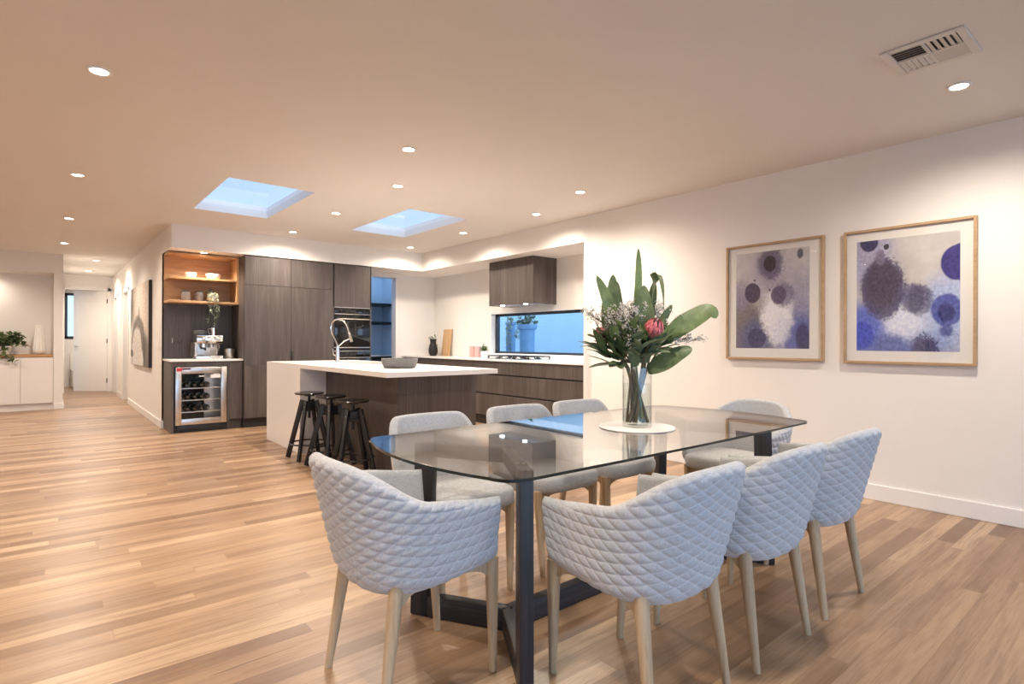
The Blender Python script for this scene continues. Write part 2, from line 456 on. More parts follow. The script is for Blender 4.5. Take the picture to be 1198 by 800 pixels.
# wall behind the camera with wide glazed doors
mb = MB().box(XL, -2.9, YB - .12, YB, 0, CEIL).box(4.3, XR + .14, YB - .12, YB, 0, CEIL).box(-2.9, 4.3, YB - .12, YB, 2.35, CEIL)
struct('wall_rear', mb, M['wall'])
mb = MB()
for x in (-2.9, -.55, 1.8, 4.24): mb.box(x, x + .06, YB - .09, YB - .03, 0, 2.35)
mb.box(-2.9, 4.3, YB - .09, YB - .03, 2.29, 2.35).box(-2.9, 4.3, YB - .09, YB - .03, 0, .06)
wd = struct('window_3', mb, M['charcoal'])
mb = MB()
for a, b in ((-2.84, -.55), (-.49, 1.8), (1.86, 4.24)): mb.box(a, b, YB - .065, YB - .055, .06, 2.29)
p = mb.build('pane', M['pane'], wd, smooth=False)
# skirting boards
struct('baseboard_right', MB().box(XR - .016, XR, YB, 4.424, 0, .115, .004), M['trim'])
struct('baseboard_hall', MB().box(XH - .016, XH, YK - .016, 12.5, 0, .10, .004).box(XH - .016, XH + .02, YK - .018, YK, 0, .10, .004).box(XH - .016, XH, 13.42, 14.5, 0, .10, .004), M['trim'])
struct('baseboard_niche', MB().box(.128, .266, NY - .016, NY, 0, .10, .004).box(.25, .266, NY, HY, 0, .10, .004), M['trim'])
# door casings in the hall
mb = MB()
for a, b in ((12.55, 13.35), (14.55, 15.25)):
    mb.box(XH - .014, XH + .13, a - .06, a + .012, 0, 2.16, .003).box(XH - .014, XH + .13, b - .012, b + .06, 0, 2.16, .003).box(XH - .014, XH + .13, a - .06, b + .06, 2.088, 2.16, .003)
mb.box(1.115, 1.175, HY - .014, HY + .1, 0, 2.35, .003).box(.27, .345, HY - .014, HY + .1, 0, 2.35, .003).box(.27, 1.175, HY - .014, HY + .1, 2.28, 2.35, .003)
struct('trim_2', mb, M['trim'])
# bathroom behind the hall door
mb = MB().box(-.4, 2.4, 17.9, 18.0, 0, 1.20).box(-.4, 2.4, 17.9, 18.0, 2.34, CEIL).box(-.4, .40, 17.9, 18.0, 1.20, 2.34).box(.98, 2.4, 17.9, 18.0, 1.20, 2.34)
mb.box(-.45, -.35, HY + .1, 18.0, 0, CEIL).box(2.35, 2.45, HY + .1, 18.0, 0, CEIL)
struct('wall_bathroom', mb, M['wall'])
wb = struct('window_4', MB().box(.40, .455, 17.88, 17.94, 1.20, 2.34).box(.925, .98, 17.88, 17.94, 1.20, 2.34).box(.40, .98, 17.88, 17.94, 2.28, 2.34).box(.40, .98, 17.88, 17.94, 1.20, 1.26), M['charcoal'])
MB().box(.455, .925, 17.905, 17.912, 1.26, 2.28).build('pane', M['pane'], wb, smooth=False)
# pantry behind the opening: side walls, rear wall; daylight falls through its roof window
M['pantry'] = plain('daylight_tinted_pantry_paint', (.64, .74, .86), .6, spec=.3, var=.012, vscale=3)  # wall colour carries the blue daylight cast
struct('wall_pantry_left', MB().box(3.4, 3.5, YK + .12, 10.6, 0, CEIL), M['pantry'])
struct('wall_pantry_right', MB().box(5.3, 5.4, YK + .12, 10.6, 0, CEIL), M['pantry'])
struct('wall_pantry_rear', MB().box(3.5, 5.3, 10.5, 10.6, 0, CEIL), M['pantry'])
struct('ceiling_pantry', MB().box(3.4, 5.4, YK + .12, 9.0, CEIL, CEIL + .08).box(3.4, 5.4, 10.3, 10.6, CEIL, CEIL + .08), M['ceil'])
struct('window_5', MB().box(3.5, 5.3, 9.0, 10.3, CEIL + .03, CEIL + .04), M['pane'])
struct('trim_3', MB().box(PX1 - .004, PX1 + .022, YK - .012, YK + .13, 0, PZ + .02).box(PX0, PX1 + .022, YK - .012, YK + .13, PZ - .004, PZ + .02), M['trim'])
# kitchen window
fx0, fx1 = XK + .085, XK + .135
mb = MB()
mb.box(fx0, fx1, WY1 - .055, WY1, WZ0, WZ1).box(fx0, fx1, WY0, WY0 + .05, WZ0, WZ1)
mb.box(fx0, fx1, WY0, WY1, WZ0, WZ0 + .032).box(fx0, fx1, WY0, WY1, WZ1 - .04, WZ1)
wk = struct('window_6', mb, M['charcoal'])
MB().box(fx0 + .02, fx0 + .026, WY0 + .05, WY1 - .055, WZ0 + .032, WZ1 - .04).build('pane', M['pane'], wk, smooth=False)
# outdoors: paving and the boundary wall across the side path
struct('ground_outside', MB().box(XK + .14, 9.5, 2.0, 12.0, -.08, -.03), M['paving'])
struct('wall_outside', MB().box(8.2, 8.35, 2.0, 11.6, -.05, 2.0).box(XK + .2, 8.2, 11.45, 11.6, -.05, 2.0), M['fencewall'])
struct('ground_terrace', MB().box(-8, 9, -9, YB - .12, -.08, -.02), M['paving'])

# ------------------------------------------------------------------ cabinet helpers
def slab_front(mb, face, a0, a1, z0, z1, at, t=.02, bev=.0015):
    """a flat door or drawer front; face 'y' looks towards -y, 'x' looks towards -x"""
    if face == 'y': mb.box(a0, a1, at, at + t, z0, z1, bev, 1)
    else: mb.box(at, at + t, a0, a1, z0, z1, bev, 1)
    return mb

def front_part(name, parent, face, a0, a1, z0, z1, at, mat=None):
    return slab_front(MB(), face, a0, a1, z0, z1, at).build(name, mat or M['veneer'], parent, angle=20)

# tall cabinets
TY = 8.03
tall_x = [2.054, 2.66, 3.265, 3.87]
def tall_unit(x0, x1, label, splits, pull=None, vent=False):
    r = thing('tall_cabinet', label, 'cabinet', ((x0 + x1) / 2, 8.36, 0), 0)
    MB().box(x0, x1, TY + .022, YK - .01, .125, 2.305).build('carcass', M['veneer'], r, smooth=False)
    MB().box(x0, x1, TY + .06, YK - .01, 0, .125).build('toe_kick', M['toe'], r, smooth=False)
    for z0, z1 in splits: front_part('door', r, 'y', x0 + .002, x1 - .002, z0 + .002, z1 - .002, TY)
    return r
ta = tall_unit(tall_x[0], tall_x[1], 'dark oak tall cabinet beside the open oak shelves, with stacked doors', [(.125, .834), (.834, 1.915), (1.915, 2.303)])
tb_ = tall_unit(tall_x[1], tall_x[2], 'dark oak tall cabinet between shelf-side cabinet and oven tower, black edge pull', [(.125, .834), (.834, 1.915), (1.915, 2.303)])
MB().box(tall_x[1] + .001, tall_x[1] + .030, TY - .004, TY + .01, .86, 1.02, .002).build('finger_pull', M['gap'], tb_)
tc = thing('oven_tower_cabinet', 'dark oak tall cabinet housing the built-in ovens beside the pantry opening', 'cabinet', (3.567, 8.36, 0))
x0, x1 = tall_x[2], tall_x[3]
MB().box(x0, x0 + .018, TY, YK - .01, .125, 2.305).box(x1 - .018, x1, TY, YK - .01, .125, 2.305).box(x0 + .018, x1 - .018, TY + .45, YK - .01, .125, 2.305).box(x0 + .018, x1 - .018, TY + .022, TY + .45, 1.672, 2.305).box(x0 + .018, x1 - .018, TY + .022, TY + .45, .125, .39).build('carcass', M['veneer'], tc, smooth=False)
MB().box(x0, x1, TY + .06, YK - .01, 0, .125).build('toe_kick', M['toe'], tc, smooth=False)
front_part('door', tc, 'y', x0 + .002, x1 - .002, 1.672, 2.301, TY)
front_part('drawer', tc, 'y', x0 + .002, x1 - .002, .127, .388, TY)
def oven(z0, z1, label):
    o = thing('oven', label, 'oven', (3.567, TY + .2, z0))
    a, b = x0 + .022, x1 - .022
    MB().box(a, b, TY + .015, TY + .44, z0 + .004, z1 - .004).build('body', M['black'], o, smooth=False)
    H = z1 - z0
    MB().box(a, b, TY - .008, TY + .014, z1 - .10, z1 - .012, .003).build('control_panel', M['ovenglass'], o)
    d = MB().box(a, b, TY - .010, TY + .014, z0 + .045, z1 - .108, .004).build('door', M['ovenglass'], o)
    MB().tube([(a + .03, TY - .05, z1 - .178), (b - .03, TY - .05, z1 - .178)], .009, 10).box(a + .05, a + .066, TY - .05, TY - .008, z1 - .186, z1 - .17).box(b - .066, b - .05, TY - .05, TY - .008, z1 - .186, z1 - .17).build('handle', M['steel'], d)
    for u0, u1 in ((z1 - .011, z1 - .001), (z1 - .108, z1 - .099), (z0 + .034, z0 + .046)):
        MB().box(a, b, TY - .012, TY + .013, u0, u1, .001).build('trim_strip', M['steel'], o)
    for kx in (a + .10, b - .10):
        MB().lathe([(0, 0), (.017, 0), (.015, .022), (0, .022)], (kx, TY - .008, z1 - .056), 20, mat=Matrix.Rotation(R(90), 4, 'X')).build('knob', M['black'], o)
    MB().box((a + b) / 2 - .05, (a + b) / 2 + .05, TY - .0095, TY - .007, z1 - .075, z1 - .04).build('display', M['gap'], o, smooth=False)
    return o
oven(1.03, 1.672, 'upper built-in black glass oven with steel bar handle')
oven(.395, 1.022, 'lower built-in black glass oven under the first oven')

# wine nook: base unit with the wine fridge
WX0, WX1, WF = 1.222, 2.05, 8.10
wu = thing('base_cabinet', 'dark oak base cabinet that frames the wine fridge below the coffee machine', 'cabinet', (1.63, 8.40, 0))
MB().box(WX0, WX0 + .028, WF, YK - .01, 0, .893).build('side_panel', M['veneer'], wu, smooth=False)
MB().box(WX0 + .028, 1.868, WF, WF + .02, .835, .893).box(1.868, 1.888, WF, YK - .02, 0, .893).build('surround', M['veneer'], wu, smooth=False)
front_part('door', wu, 'y', 1.89, 2.048, .128, .885, WF)
MB().box(1.89, 2.048, WF + .022, YK - .02, .128, .89).build('carcass', M['veneer'], wu, smooth=False)
MB().box(1.89, 2.048, WF + .05, WF + .07, 0, .126).build('toe_kick', M['veneer'], wu, smooth=False)
wt = MB().box(WX0 - .012, 2.052, WF - .02, YK - .008, .895, TOPZ, .003).build('worktop', M['stone']); tag(wt, 'short white stone worktop under the coffee machine', 'worktop')
# splash panel behind
sp = MB().box(WX0, 2.05, YK - .022, YK - .008, TOPZ, 1.655).build('back_panel', M['veneer'], smooth=False)
tag(sp, 'dark oak wall panel behind the coffee machine', 'wall panel')
ou = thing('power_outlet', 'dark power outlet plate on the oak panel beside the coffee machine', 'outlet', (1.375, YK - .03, 1.16))
MB().box(1.315, 1.435, YK - .028, YK - .0225, 1.125, 1.20, .002).build('plate', M['veneer'], ou)
MB().box(1.317, 1.324, YK - .031, YK - .0275, 1.13, 1.195, .001).build('edge_strip', M['steel'], ou)

# wine fridge
fr = thing('wine_fridge', 'steel-framed glass door wine fridge under the coffee machine', 'wine fridge', (1.56, 8.4, 0))
fa, fb, fz0, fz1 = 1.268, 1.856, .095, .826
MB().box(fa - .012, fb + .010, WF + .30, YK - .04, 0, .83).box(fa - .012, fa + .012, WF + .012, WF + .30, 0, .83).box(fb - .012, fb + .010, WF + .012, WF + .30, 0, .83).box(fa + .012, fb - .012, WF + .012, WF + .30, .80, .83).box(fa + .012, fb - .012, WF + .012, WF + .30, 0, .11).build('housing', M['black'], fr, smooth=False)
dr = MB().box(fa, fa + .066, WF - .012, WF + .012, fz0, fz1, .003).box(fb - .068, fb, WF - .012, WF + .012, fz0, fz1, .003).box(fa + .066, fb - .068, WF - .012, WF + .012, fz1 - .085, fz1, .003).box(fa + .066, fb - .068, WF - .012, WF + .012, fz0, fz0 + .074, .003).build('door', M['steel'], fr)
MB().box(fa + .066, fb - .068, WF - .002, WF + .003, fz0 + .074, fz1 - .085).build('door_glass', M['pane'], dr, smooth=False)
MB().box(fa + .012, fa + .07, WF - .0135, WF - .012, fz1 - .052, fz1 - .008).build('sticker', M['sticker_red'], dr, smooth=False)
MB().box(fa + .07, fa + .168, WF - .0135, WF - .012, fz1 - .034, fz1 - .012).build('sticker', M['sticker_dark'], dr, smooth=False)
MB().box(fa + .092, fa + .158, WF - .0135, WF - .012, fz1 - .049, fz1 - .040).build('sticker', M['sticker_white'], dr, smooth=False)
MB().box(fa + .396, fa + .512, WF - .0045, WF - .002, fz1 - .145, fz1 - .10).box(fa + .43, fa + .50, WF - .0045, WF - .002, fz1 - .10, fz1 - .088).build('sticker', M['sticker_white'], dr, smooth=False)
MB().box(fa + .262, fa + .325, WF - .0045, WF - .002, fz1 - .125, fz1 - .112).build('sticker', M['sticker_white'], dr, smooth=False)
MB().lathe([(0, 0), (.013, 0), (.011, .006), (0, .006)], (1.585, WF - .012, fz0 + .036), 20, mat=Matrix.Rotation(R(90), 4, 'X')).build('lock', M['chrome'], dr)
MB().box(fa + .03, fb - .03, WF - .002, WF + .012, .012, .086, .002).build('vent_grille', M['black'], fr)
racks = [.245, .395, .545]
for z in racks:
    MB().box(fa + .03, fb - .03, WF + .02, WF + .036, z, z + .014, .002).box(fa + .03, fb - .03, WF + .036, WF + .29, z + .003, z + .008).build('rack', M['steel'], fr, angle=30)
MB().box(fa + .30 + .07, fb - .02, WF + .24, WF + .255, .13, .78).build('back_plate', M['steel'], fr, smooth=False)

def make_bottle():
    b = thing('wine_bottle', '', 'bottle')
    prof = [(0, 0), (.034, 0), (.037, .004), (.037, .17), (.034, .19), (.016, .215), (.0145, .222)]
    m = Matrix.Rotation(R(90), 4, 'X')
    MB().lathe(prof + [(.0145, .262), (0, .262)], (0, 0, 0), 20, mat=m).build('glass_body', M['bottle'], b, local=True)
    MB().lathe([(.0152, .218), (.0155, .268), (.0165, .270), (.0165, .278), (.014, .280), (0, .280)], (0, 0, 0), 20, mat=m).build('capsule', M['foil'], b, local=True)
    MB().lathe([(.0374, .06), (.0376, .062), (.0376, .14), (.0374, .142)], (0, 0, 0), 20, mat=m).build('paper_label', M['sticker_white'], b, local=True)
    return b
b0 = None
rackname = {0: 'bottom', 1: 'middle', 2: 'top'}
for j, z in enumerate(racks):
    for i in range(5):
        b = make_bottle() if b0 is None else copy_tree(b0)
        b0 = b0 or b
        b.location = (fa + .062 + i * .079, WF + .30, z + .046)
        b.rotation_euler = (0, 0, 0)
        b['label'] = 'dark wine bottle lying on the %s rack of the wine fridge' % rackname[j]
        b['group'] = 'wine bottles on the %s rack' % rackname[j]

# open oak shelves
SF = 8.30
su = thing('open_shelf_unit', 'honey oak open shelf unit above the coffee machine', 'shelf', (1.63, 8.5, 1.66))
MB().box(WX0, 2.052, YK - .03, YK - .008, 1.66, 2.305).build('back_board', M['oak'], su, smooth=False)
MB().box(2.022, 2.050, SF, YK - .03, 1.66, 2.305).build('side_panel', mat_veneer('honey_oak_upright', [(.34, .19, .08), (.52, .31, .15), (.62, .40, .21)], 'z', .5, 40, 6), su, smooth=False)
for z0, z1 in ((1.655, 1.684), (1.962, 1.988), (2.275, 2.303)):
    MB().box(WX0 - .004, 2.022, SF, YK - .03, z0, z1, .002, 1).build('shelf_board', M['oak'], su, angle=20)

def bowl(name, loc, r, h, label, mat, group=None, foot=.45, thick=.006):
    o = thing(name, label, 'bowl', loc, 0, group)
    pr = [(0, .004), (r * foot, 0), (r * (foot + .03), .004)]
    n = 8
    for i in range(1, n + 1):
        a = i / n * math.pi / 2
        pr.append((r * (foot + .03) + (r - r * (foot + .03)) * math.sin(a), .004 + (h - .004) * (1 - math.cos(a))))
    pr.append((r - thick, h))
    for i in range(n, 0, -1):
        a = i / n * math.pi / 2
        pr.append(((r * (foot + .03) + (r - r * (foot + .03)) * math.sin(a)) - thick, .004 + thick + (h - .004 - thick) * (1 - math.cos(a))))
    pr.append((0, .004 + thick))
    MB().lathe(pr, (0, 0, 0), 40).build('bowl_body', mat, o, local=True)
    return o
def bowl_simple(name, loc, r, h, label, mat, cat='bowl', foot=.5, thick=.008, n=48):
    pr = [(0, 0), (r * foot, 0)]
    k = 10
    for i in range(1, k + 1):
        a = i / k * math.pi / 2
        pr.append((r * foot + (r - r * foot) * math.sin(a) ** .8, h * (1 - math.cos(a)) ** .9))
    pr.append((r - thick * .4, h + .002)); pr.append((r - thick, h))
    for i in range(k - 1, 0, -1):
        a = i / k * math.pi / 2
        pr.append((r * foot + (r - r * foot) * math.sin(a) ** .8 - thick, max(thick, h * (1 - math.cos(a)) ** .9)))
    pr.append((0, thick))
    o = MB().lathe(pr, (0, 0, 0), n).build(name, mat, smooth=True, angle=50); o.location = loc
    return tag(o, label, cat)
bowl_simple('serving_bowl', (1.50, 8.47, 1.988), .068, .075, 'deep white bowl on the upper oak shelf, nearer the hall', M['porcelain'])
bowl_simple('serving_bowl', (1.77, 8.49, 1.988), .092, .078, 'wide white bowl on the upper oak shelf, nearer the tall cabinet', M['porcelain'])
def jar(x, label):
    o = thing('ceramic_jar', label, 'jar', (x, 8.48, 1.684))
    MB().lathe([(0, 0), (.048, 0), (.054, .01), (.056, .07), (.050, .115), (.044, .128), (.040, .128), (.046, .11), (.05, .07), (.048, .012), (0, .010)], (0, 0, 0), 32).build('vessel', M['jar'], o, local=True)
    MB().lathe([(.045, .122), (.052, .126), (.053, .135), (.047, .142), (.040, .140), (.041, .128)], (0, 0, 0), 32).build('rim', M['bowl'], o, local=True)
    return o
jar(1.445, 'speckled grey ceramic jar on lower oak shelf, nearer the hall')
jar(1.600, 'speckled grey ceramic jar on lower oak shelf, next to trailing plant')

# leaves --------------------------------------------------------------
def leaf_mesh(V_, F_, pts, width, up, cup=.15, n=12, prof=None, wav=0):
    """a leaf blade along pts with its midrib; adds to vertex/face lists"""
    pts = [V(p) for p in pts]
    # Catmull-Rom resample
    P = [pts[0]] + pts + [pts[-1]]
    path = []
    segs = len(pts) - 1
    for i in range(n + 1):
        t = i / n * segs; k = min(int(t), segs - 1); u = t - k
        a, b, c, d = P[k], P[k + 1], P[k + 2], P[k + 3]
        path.append(.5 * ((2 * b) + (c - a) * u + (2 * a - 5 * b + 4 * c - d) * u * u + (3 * b - a - 3 * c + d) * u ** 3))
    base = len(V_)
    ph = random.random() * 6
    for i, p in enumerate(path):
        t = i / n
        tan = (path[min(i + 1, n)] - path[max(i - 1, 0)]).normalized()
        side = tan.cross(V(up)).normalized(); nor = side.cross(tan).normalized()
        w = width * (prof(t) if prof else 1.72 * (t * .97 + .03) ** .62 * (1 - t) ** .72)
        wv = wav * math.sin(t * 9 + ph) * w
        V_.append(p - side * w + nor * (w * cup + wv)); V_.append(p - side * w * .5 + nor * (w * cup * .35 + wv * .4)); V_.append(p)
        V_.append(p + side * w * .5 + nor * (w * cup * .35 - wv * .4)); V_.append(p + side * w + nor * (w * cup - wv))
    for i in range(n):
        for k in range(4):
            a = base + i * 5 + k; F_.append((a, a + 1, a + 6, a + 5))

def small_leaves(pathpts, count, size, mat_name, rng, name='foliage', parent=None, spread=.5, hang=0):
    Vv, Ff = [], []
    for i in range(count):
        path = rng.choice(pathpts); t = rng.random(); k = min(int(t * (len(path) - 1)), len(path) - 2); u = t * (len(path) - 1) - k
        p = V(path[k]).lerp(V(path[k + 1]), u)
        d = V((rng.uniform(-1, 1), rng.uniform(-1, 1), rng.uniform(-.6, .9) - hang)).normalized()
        s = size * rng.uniform(.7, 1.25)
        leaf_mesh(Vv, Ff, [p, p + d * s * .5 + V((0, 0, .1 * s)), p + d * s], s * .37, V((rng.uniform(-.3, .3), rng.uniform(-.3, .3), 1)), .2, 4)
    return meshobj(name, Vv, Ff, M[mat_name], parent)

# trailing plant on the lower shelf
tp = thing('trailing_plant', 'small variegated trailing plant in white pot hanging off lower oak shelf', 'plant', (1.735, 8.44, 1.684))
MB().lathe([(0, 0), (.046, 0), (.066, .03), (.072, .07), (.066, .105), (.058, .105), (.062, .07), (.05, .02), (0, .015)], (.02, 0, 0), 32).build('pot', M['porcelain'], tp, local=True)
rng = random.Random(3); vines = []
for dx, ln in ((-.05, .26), (-.03, .16), (.0, .33), (.025, .28), (.05, .22), (.035, .12)):
    vines.append([(dx * .3, -.02, .11), (dx * .8, -.10, .12), (dx, -.155, .05), (dx * 1.1, -.165, -.06), (dx * 1.2 + .01, -.165, -ln * .6), (dx * 1.15, -.16, -ln)])
mbv = MB()
for v in vines: mbv.tube(v, .0016, 5)
mbv.build('vine', M['greenstem'], tp, local=True)
small_leaves(vines, 120, .040, 'leaf_pale', rng, 'foliage', tp, hang=.4)
top = [[(-.04, -.03, .10), (0, -.04, .15), (.05, 0, .11)], [(-.05, 0, .10), (-.02, 0, .16), (.02, .02, .12)]]
small_leaves(top, 46, .042, 'leaf_blue', rng, 'crown_foliage', tp)

# coffee machine
cm = thing('coffee_machine', 'chrome espresso machine with bean grinder on the short white worktop', 'coffee machine', (1.68, 8.42, TOPZ))
cx, cy = 1.68, 8.42
MB().box(cx - .155, cx + .165, cy - .17, cy + .12, TOPZ + .004, TOPZ + .045, .006).build('drip_tray', M['chrome'], cm)
MB().box(cx - .150, cx + .140, cy + .01, cy + .15, TOPZ + .045, TOPZ + .21, .008).box(cx - .165, cx - .135, cy - .14, cy + .15, TOPZ + .03, TOPZ + .22, .005).build('body', M['steel'], cm)
MB().box(cx - .148, cx + .165, cy - .165, cy + .15, TOPZ + .205, TOPZ + .315, .008).build('head', M['chrome'], cm)
for kx in (-.07, .03, .11):
    MB().lathe([(0, 0), (.026, 0), (.024, .008), (.02, .010), (0, .010)], (cx + kx, cy - .165, TOPZ + .265), 24, mat=Matrix.Rotation(R(90), 4, 'X')).build('gauge' if kx == .03 else 'button', M['steel'] if kx != .03 else M['sticker_white'], cm)
MB().lathe([(0, 0), (.036, 0), (.036, .045), (.030, .05), (0, .05)], (cx - .055, cy - .085, TOPZ + .155), 24).build('group_head', M['chrome'], cm)
pf = MB().lathe([(0, 0), (.032, 0), (.034, .02), (0, .02)], (cx - .055, cy - .085, TOPZ + .132), 24).tube([(cx - .055, cy - .12, TOPZ + .14), (cx - .06, cy - .20, TOPZ + .13), (cx - .062, cy - .24, TOPZ + .125)], [.008, .013, .012], 10).build('portafilter', M['black'], cm)
MB().tube([(cx + .12, cy - .12, TOPZ + .21), (cx + .125, cy - .135, TOPZ + .16), (cx + .105, cy - .13, TOPZ + .10), (cx + .09, cy - .125, TOPZ + .06)], [.006, .006, .005, .004], 8).build('steam_wand', M['chrome'], cm)
MB().lathe([(0, 0), (.028, 0), (.028, .03), (.012, .05), (0, .05)], (cx + .045, cy - .07, TOPZ + .155), 20).build('grinder_spout', M['steel'], cm)
MB().lathe([(.06, 0), (.075, .02), (.075, .06), (.07, .065), (0, .068)], (cx - .075, cy + .02, TOPZ + .315), 28).build('bean_hopper', M['bowl'], cm)
MB().lathe([(0, 0), (.012, 0), (.014, .02), (0, .02)], (cx + .170, cy - .02, TOPZ + .26), 16, mat=Matrix.Rotation(R(90), 4, 'Y')).build('steam_knob', M['chrome'], cm)
jg = thing('milk_jug', 'small steel milk jug standing on the espresso machine', 'jug', (cx + .085, cy + .01, TOPZ + .3165))
MB().lathe([(0, 0), (.036, 0), (.038, .02), (.032, .07), (.034, .10), (.031, .10), (.029, .07), (.033, .02), (0, .005)], (0, 0, 0), 28).build('jug_body', M['chrome'], jg, local=True)
MB().tube([(-.033, 0, .085), (-.062, 0, .085), (-.066, 0, .05), (-.05, 0, .02), (-.036, 0, .018)], .005, 8).build('handle', M['chrome'], jg, local=True)
cn = thing('canister', 'grey metal canister with dark lid beside the coffee machine', 'canister', (1.955, 8.40, TOPZ))
MB().lathe([(0, 0), (.066, 0), (.068, .004), (.068, .135), (0, .135)], (0, 0, 0), 36).build('can_body', M['steel'], cn, local=True)
MB().lathe([(.070, .135), (.070, .150), (.05, .157), (.02, .158), (.022, .172), (0, .174)], (0, 0, 0), 36).build('lid', M['black'], cn, local=True)

# ------------------------------------------------------------------ bench under the window
BX = 4.775
ys = [4.43, 5.72, 6.95, 7.85, 8.69]
blabels = ['dark oak drawer cabinet at the bench end next to the dining wall', 'dark oak drawer cabinet below the cooktop',
           'dark oak drawer cabinet below the potted plant and pink tins', 'dark oak drawer cabinet in the corner below the chopping board']
for (a, b), lb in zip(zip(ys, ys[1:]), blabels):
    u = thing('drawer_cabinet', lb, 'cabinet', (5.1, (a + b) / 2, 0))
    MB().box(BX + .03, XK - .005, a + .001, b - .001, .12, .893).build('carcass', M['gap'], u, smooth=False)
    MB().box(BX + .06, XK - .02, a + .001, b - .001, 0, .12).build('toe_kick', M['toe'], u, smooth=False)
    for z0, z1 in ((.135, .432), (.452, .700), (.720, .884)):
        front_part('drawer', u, 'x', a + .002, b - .002, z0, z1, BX)
    for z in (.432, .700):
        MB().box(BX + .012, BX + .03, a + .001, b - .001, z, z + .020).build('finger_pull', M['gap'], u, smooth=False)
bw = MB().box(BX - .012, XK - .002, 4.427, YK - .003, .895, TOPZ, .003).build('worktop', M['stone']); tag(bw, 'long white stone worktop along the kitchen window wall', 'worktop')
# cooktop
ck = thing('cooktop', 'black gas cooktop set in the bench below the kitchen window', 'cooktop', (5.10, 5.98, TOPZ))
MB().box(4.86, 5.34, 5.53, 6.43, TOPZ, TOPZ + .010, .003).build('hob_plate', M['steel'], ck)
for yy in (5.68, 5.98, 6.28):
    tr = MB()
    for q in (-.13, .13): tr.box(4.90, 5.30, yy + q - .007, yy + q + .007, TOPZ + .040, TOPZ + .054, .002)
    for xx in (4.91, 5.10, 5.29): tr.box(xx - .007, xx + .007, yy - .13, yy + .13, TOPZ + .040, TOPZ + .054, .002)
    for xx in (4.91, 5.29):
        for q in (-.13, .13): tr.box(xx - .007, xx + .007, yy + q - .007, yy + q + .007, TOPZ + .010, TOPZ + .042)
    tr.build('trivet', M['black'], ck, angle=30)
    for xx in (5.0, 5.2):
        MB().lathe([(0, 0), (.045, 0), (.045, .012), (.03, .014), (.03, .022), (0, .024)], (xx, yy, TOPZ + .010), 24).build('burner', M['black'], ck)
for yy in (5.76, 5.87, 5.98, 6.09, 6.20):
    MB().lathe([(0, 0), (.018, 0), (.016, .022), (0, .024)], (4.885, yy, TOPZ + .010), 18).build('knob', M['chrome'], ck)
# range hood
hd = thing('range_hood', 'dark oak box range hood hanging above the cooktop', 'range hood', (5.2, 6.02, 1.68))
HX, HY0, HY1, HZ = 4.985, 5.55, 6.505, 1.682
MB().box(HX, HX + .02, HY0, HY1, HZ, SOF - .002).box(HX + .02, XK - .002, HY0, HY0 + .02, HZ, SOF - .002).box(HX + .02, XK - .002, HY1 - .02, HY1, HZ, SOF - .002).build('casing', M['veneer'], hd, smooth=False)
MB().box(HX + .02, XK - .002, HY0 + .02, HY1 - .02, HZ + .004, HZ + .03).build('filter_plate', M['steel'], hd, smooth=False)
for yy in (5.78, 6.28):
    MB().lathe([(0, -.004), (.03, -.004), (.03, .004), (0, .004)], (HX + .07, yy, HZ + .003), 24).build('lamp_disc', M['led'], hd)
# objects on the bench
cb = thing('chopping_board', 'tall bamboo chopping board leaning on wall at the bench corner', 'chopping board', (5.34, 8.15, TOPZ), 0)
tb = MB().box(-.011, .011, -.125, .125, 0, .46, .008, 3).build('board_body', M['board'], cb, local=True)
cb.rotation_euler = (0, R(7.5), 0)
cb.location = (5.345, 8.22, TOPZ + .002)
kb = thing('black_vase', 'rounded black vase beside the chopping board', 'vase', (5.20, 8.38, TOPZ))
MB().lathe([(0, 0), (.05, 0), (.075, .04), (.082, .10), (.07, .17), (.05, .22), (.055, .27), (.07, .29), (.064, .29), (.045, .26), (0, .2)], (0, 0, 0), 32).build('vase_body', M['black'], kb, local=True)
rng = random.Random(11)
small_leaves([[(0, 0, .27), (.02, -.03, .33), (.0, -.08, .30)], [(0, 0, .27), (-.02, .03, .33), (-.06, .05, .30)], [(.03, -.06, .2), (.03, -.09, .12)]], 26, .05, 'leaf_blue', rng, 'sprig', kb)
for yy, lb in ((7.30, 'dusty pink tin on the bench, farther from the small plant'), (7.17, 'dusty pink tin on the bench touching the small plant')):
    c = thing('pink_canister', lb, 'canister', (5.27, yy, TOPZ))
    MB().lathe([(0, 0), (.052, 0), (.054, .003), (.054, .150), (0, .150)], (0, 0, 0), 32).build('can_body', M['pink'], c, local=True)
    MB().lathe([(.0555, .150), (.0555, .172), (.052, .176), (0, .176)], (0, 0, 0), 32).build('lid', M['pink'], c, local=True)
pp = thing('potted_plant', 'small green potted plant in white cup beside the pink tins', 'plant', (5.27, 7.00, TOPZ))
MB().lathe([(0, 0), (.045, 0), (.062, .10), (.057, .10), (.042, .01), (0, .01)], (0, 0, 0), 28).build('pot', M['porcelain'], pp, local=True)
small_leaves([[(0, 0, .08), (.02, .01, .15)], [(0, 0, .08), (-.03, .02, .14)], [(0, 0, .08), (.01, -.04, .14)], [(.0, .0, .1), (.0, .03, .17)]], 90, .06, 'leaf_light', rng, 'foliage', pp)
